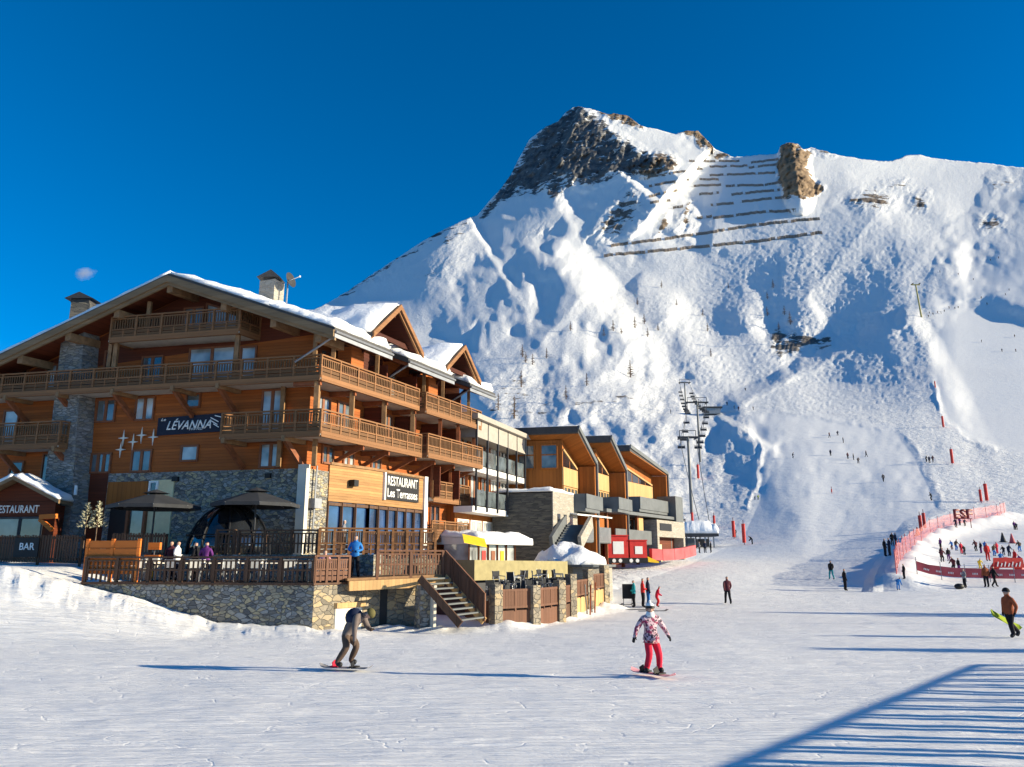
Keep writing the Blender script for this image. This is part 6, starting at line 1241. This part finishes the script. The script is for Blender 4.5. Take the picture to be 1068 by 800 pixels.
# centre rider: facing the camera, arms out
B_g = tpick(680, 706)
pbm = {'elL': (.36, .02, 1.16), 'wrL': (.46, -.06, .95), 'haL': (.49, -.1, .87), 'elR': (-.36, .02, 1.15), 'wrR': (-.47, -.05, .93), 'haR': (-.51, -.09, .85), 'knL': (.19, -.07, .47), 'anL': (.20, .0, .14), 'toL': (.24, -.14, .08), 'knR': (-.10, -.12, .49), 'anR': (-.15, .0, .14), 'toR': (-.19, -.14, .08), 'hiL': (.10, 0, .84), 'pelvis': (.02, .0, .90), 'face': (0, -1, 0)}
def flower():
    m, n, l, p = _mat('patterned_jacket'); tc = n.new('ShaderNodeTexCoord'); vo = n.new('ShaderNodeTexNoise'); vo.inputs['Scale'].default_value = 17; vo.inputs['Detail'].default_value = 2; l.new(tc.outputs['Object'], vo.inputs['Vector'])
    c1 = mixc(n, l, ramp(n, l, vo.outputs['Fac'], .45, .5), (.035, .02, .04), (.62, .42, .46)); v2 = n.new('ShaderNodeTexNoise'); v2.inputs['Scale'].default_value = 9; l.new(tc.outputs['Object'], v2.inputs['Vector'])
    l.new(mixc(n, l, ramp(n, l, v2.outputs['Fac'], .56, .60), c1, (.30, .03, .09)), p.inputs['Base Color']); p.inputs['Roughness'].default_value = .8; return m
M['flower'] = flower()
ob2 = near('snowboarder in patterned pink and black jacket and red trousers, arms held out', {k: v for k, v in pbm.items()}, B_g + U * .05, 1.72, R(12), ['skin', 'c_white', 'flower', 'c_black', 'c_crimson', 'black'], 1.08)
pj = dict(BASE); pj.update(pbm); headgear(ob2, pj, (0, -1, 0), 'beanie', 'c_white', 'black', 'c_brown')
kid(ob2, MB().tube([(0, .0, 1.44), (0, -.012, 1.49), (0, -.03, 1.55)], [.125, .11, .095], 12), 'neck_warmer', 'c_white')
kid(ob2, MB().tube([(0.01, 0, .78), (.01, 0, .86), (.0, 0, 1.0)], [.235, .225, .19], 14), 'jacket_skirt', 'flower')
dB = Vector((.62, -.78, 0)); t2, d_, x_, y_ = board(B_g - dB * .7 + U * .055, B_g + dB * .74 + U * .055, .28, 'c_pink', 'pale pink snowboard under the rider in red trousers')
binding(t2, B_g - dB * .22 + U * .07, d_, x_, y_); binding(t2, B_g + dB * .24 + U * .07, d_, x_, y_)
# right walker with the green board
C_g = tpick(1056, 665)
pc = {'knL': (.1, -.10, .50), 'anL': (.1, -.02, .14), 'toL': (.1, -.16, .06), 'knR': (-.1, .10, .50), 'anR': (-.1, .40, .20), 'toR': (-.1, .30, .06), 'elL': (.27, .10, 1.12), 'wrL': (.27, .0, .92), 'haL': (.26, -.05, .84), 'elR': (-.28, .06, 1.13), 'wrR': (-.27, .0, .92), 'haR': (-.26, -.03, .83), 'face': (0, -1, 0)}
ob3 = near('person in rust brown jacket and dark helmet walking left with a green board', pc, C_g, 1.80, R(-78), ['skin', 'c_black', 'c_rust', 'c_black', 'c_black', 'black'], 1.08)
pj = dict(BASE); pj.update(pc); headgear(ob3, pj, (.2, -1, 0), 'helmet', 'c_black', 'c_grey')
v = Vector((0, 0, 0)); gA = C_g + Vector((-.60, .26, .95)); gB = C_g + Vector((.56, .36, .30)); board(gA, gB, .27, 'c_lime', 'lime green snowboard carried under the arm of the walker', (0, -.8, .6))
bgp = tp(1001, 614); bgo = tag(MB().ball(bgp + Vector((0, 0, .17)), .34, .22, .2, 12, 8).build('duffel_bag', 'black', None, bgp, True), 'black bag on the snow beside the grey jacket', 'bag')
# ------------------------------------------------------------ what throws the shadows from the right
def fir(g, h, label):
    t = thing('fir_tree', label, 'tree', g, None); MB().tube([g - U * .5, g + U * h], [.22, .03], 7).build('trunk', 'bark', t); m = MB(); r = random.Random(int(h * 10))
    for k in range(1500):
        z = h * (.1 + .9 * r.random() ** 1.1); rad = h * .2 * (1.05 - z / h) * (.5 + .6 * r.random()); a = r.random() * 6.283; p = g + Vector((rad * math.cos(a), rad * math.sin(a), z - rad * .35)); s = .18 + .35 * r.random()
        d = Vector((math.cos(a), math.sin(a), -.4)); e = Vector((-math.sin(a), math.cos(a), 0)); m.add([p - d * s, p + e * s * .45, p + d * s, p - e * s * .45], [(0, 1, 2, 3)])
    m.build('crown', 'fir', t)
def by_shadow(x, y, h):
    """foot of an upright thing of height h whose shadow tip falls on this ground point"""
    g = tpick(x, y); k = h / math.tan(R(SUN_EL)); return Vector((g.x + math.sin(R(SUN_AZ)) * k, g.y + math.cos(R(SUN_AZ)) * k, 0))
fir(by_shadow(800, 639, 13), 13, 'tall fir tree right of the square throwing the widest long shadow')
fir(by_shadow(930, 642, 11), 11, 'second fir tree right of the square beside the tallest one')
fir(by_shadow(868, 676, 8.5), 8.5, 'smaller fir tree right of the square near the terrace fence')
lp = by_shadow(620, 648, 9); lt = thing('lamp_post', 'tall lamp post right of the square throwing a thin line of shadow', 'lamp post', lp); MB().tube([lp, lp + U * 9], [.09, .06], 8).build('mast', 'metal', lt); MB().beam(lp + U * 9, lp + U * 9 + Vector((.9, 0, .1)), .18, .1).build('lamp_head', 'metal', lt)
k = 3.0 / math.tan(R(SUN_EL)); e0 = tpick(1000, 693); e1 = tpick(705, 802); off = Vector((math.sin(R(SUN_AZ)) * k, math.cos(R(SUN_AZ)) * k, 0)); f0, f1 = e0 + off, e1 + off; f0.z = f1.z = 0
fd = (f1 - f0); f1 = f1 + fd * .35; fd = f1 - f0; L = fd.length; fd.normalize(); tf = thing('screen_fence', 'tall post and rail screen right of the square throwing striped shadow', 'fence', f0)
MB().beam(f0 + U * 2.85, f1 + U * 2.85, .1, .09).build('top_rail', 'brown', tf)
n = int(L / 1.2)
for i in range(2 * n): p = f0 + fd * (1.2 * (i // 2) + .36 * (i % 2)); MB().beam(p - U * .4, p + U * 2.8, .13, .16, fd).build('post', 'brown', tf)
# ------------------------------------------------------------ the puff of chimney smoke
sm = at(88, 285, 60); o = tag(MB().ball(sm, 1.25, .9, .75, 16, 10).build('smoke_puff', M['snow'], None, sm, True), 'small pinkish puff of smoke in the sky above the left chimney', 'smoke'); o['kind'] = 'stuff'
m = bpy.data.materials.new('smoke'); m.use_nodes = True; n, l = m.node_tree.nodes, m.node_tree.links; n.remove(n['Principled BSDF']); pv = n.new('ShaderNodeVolumePrincipled'); pv.inputs['Color'].default_value = (.9, .88, .9, 1)
tcx = n.new('ShaderNodeTexCoord'); nz = n.new('ShaderNodeTexNoise'); nz.inputs['Scale'].default_value = 1.5; nz.inputs['Detail'].default_value = 4; l.new(tcx.outputs['Object'], nz.inputs['Vector']); vl = n.new('ShaderNodeVectorMath'); vl.operation = 'LENGTH'; mp = n.new('ShaderNodeMapping'); mp.inputs['Scale'].default_value = (.8, 1.1, 1.33); l.new(tcx.outputs['Object'], mp.inputs[0]); l.new(mp.outputs[0], vl.inputs[0])
l.new(math_n(n, l, 'MULTIPLY', math_n(n, l, 'MAXIMUM', math_n(n, l, 'SUBTRACT', math_n(n, l, 'MULTIPLY', nz.outputs['Fac'], 1.35), math_n(n, l, 'ADD', vl.outputs['Value'], .02)), 0.0), 1.8), pv.inputs['Density']); l.new(pv.outputs[0], n['Material Output'].inputs['Volume']); o.data.materials[0] = m
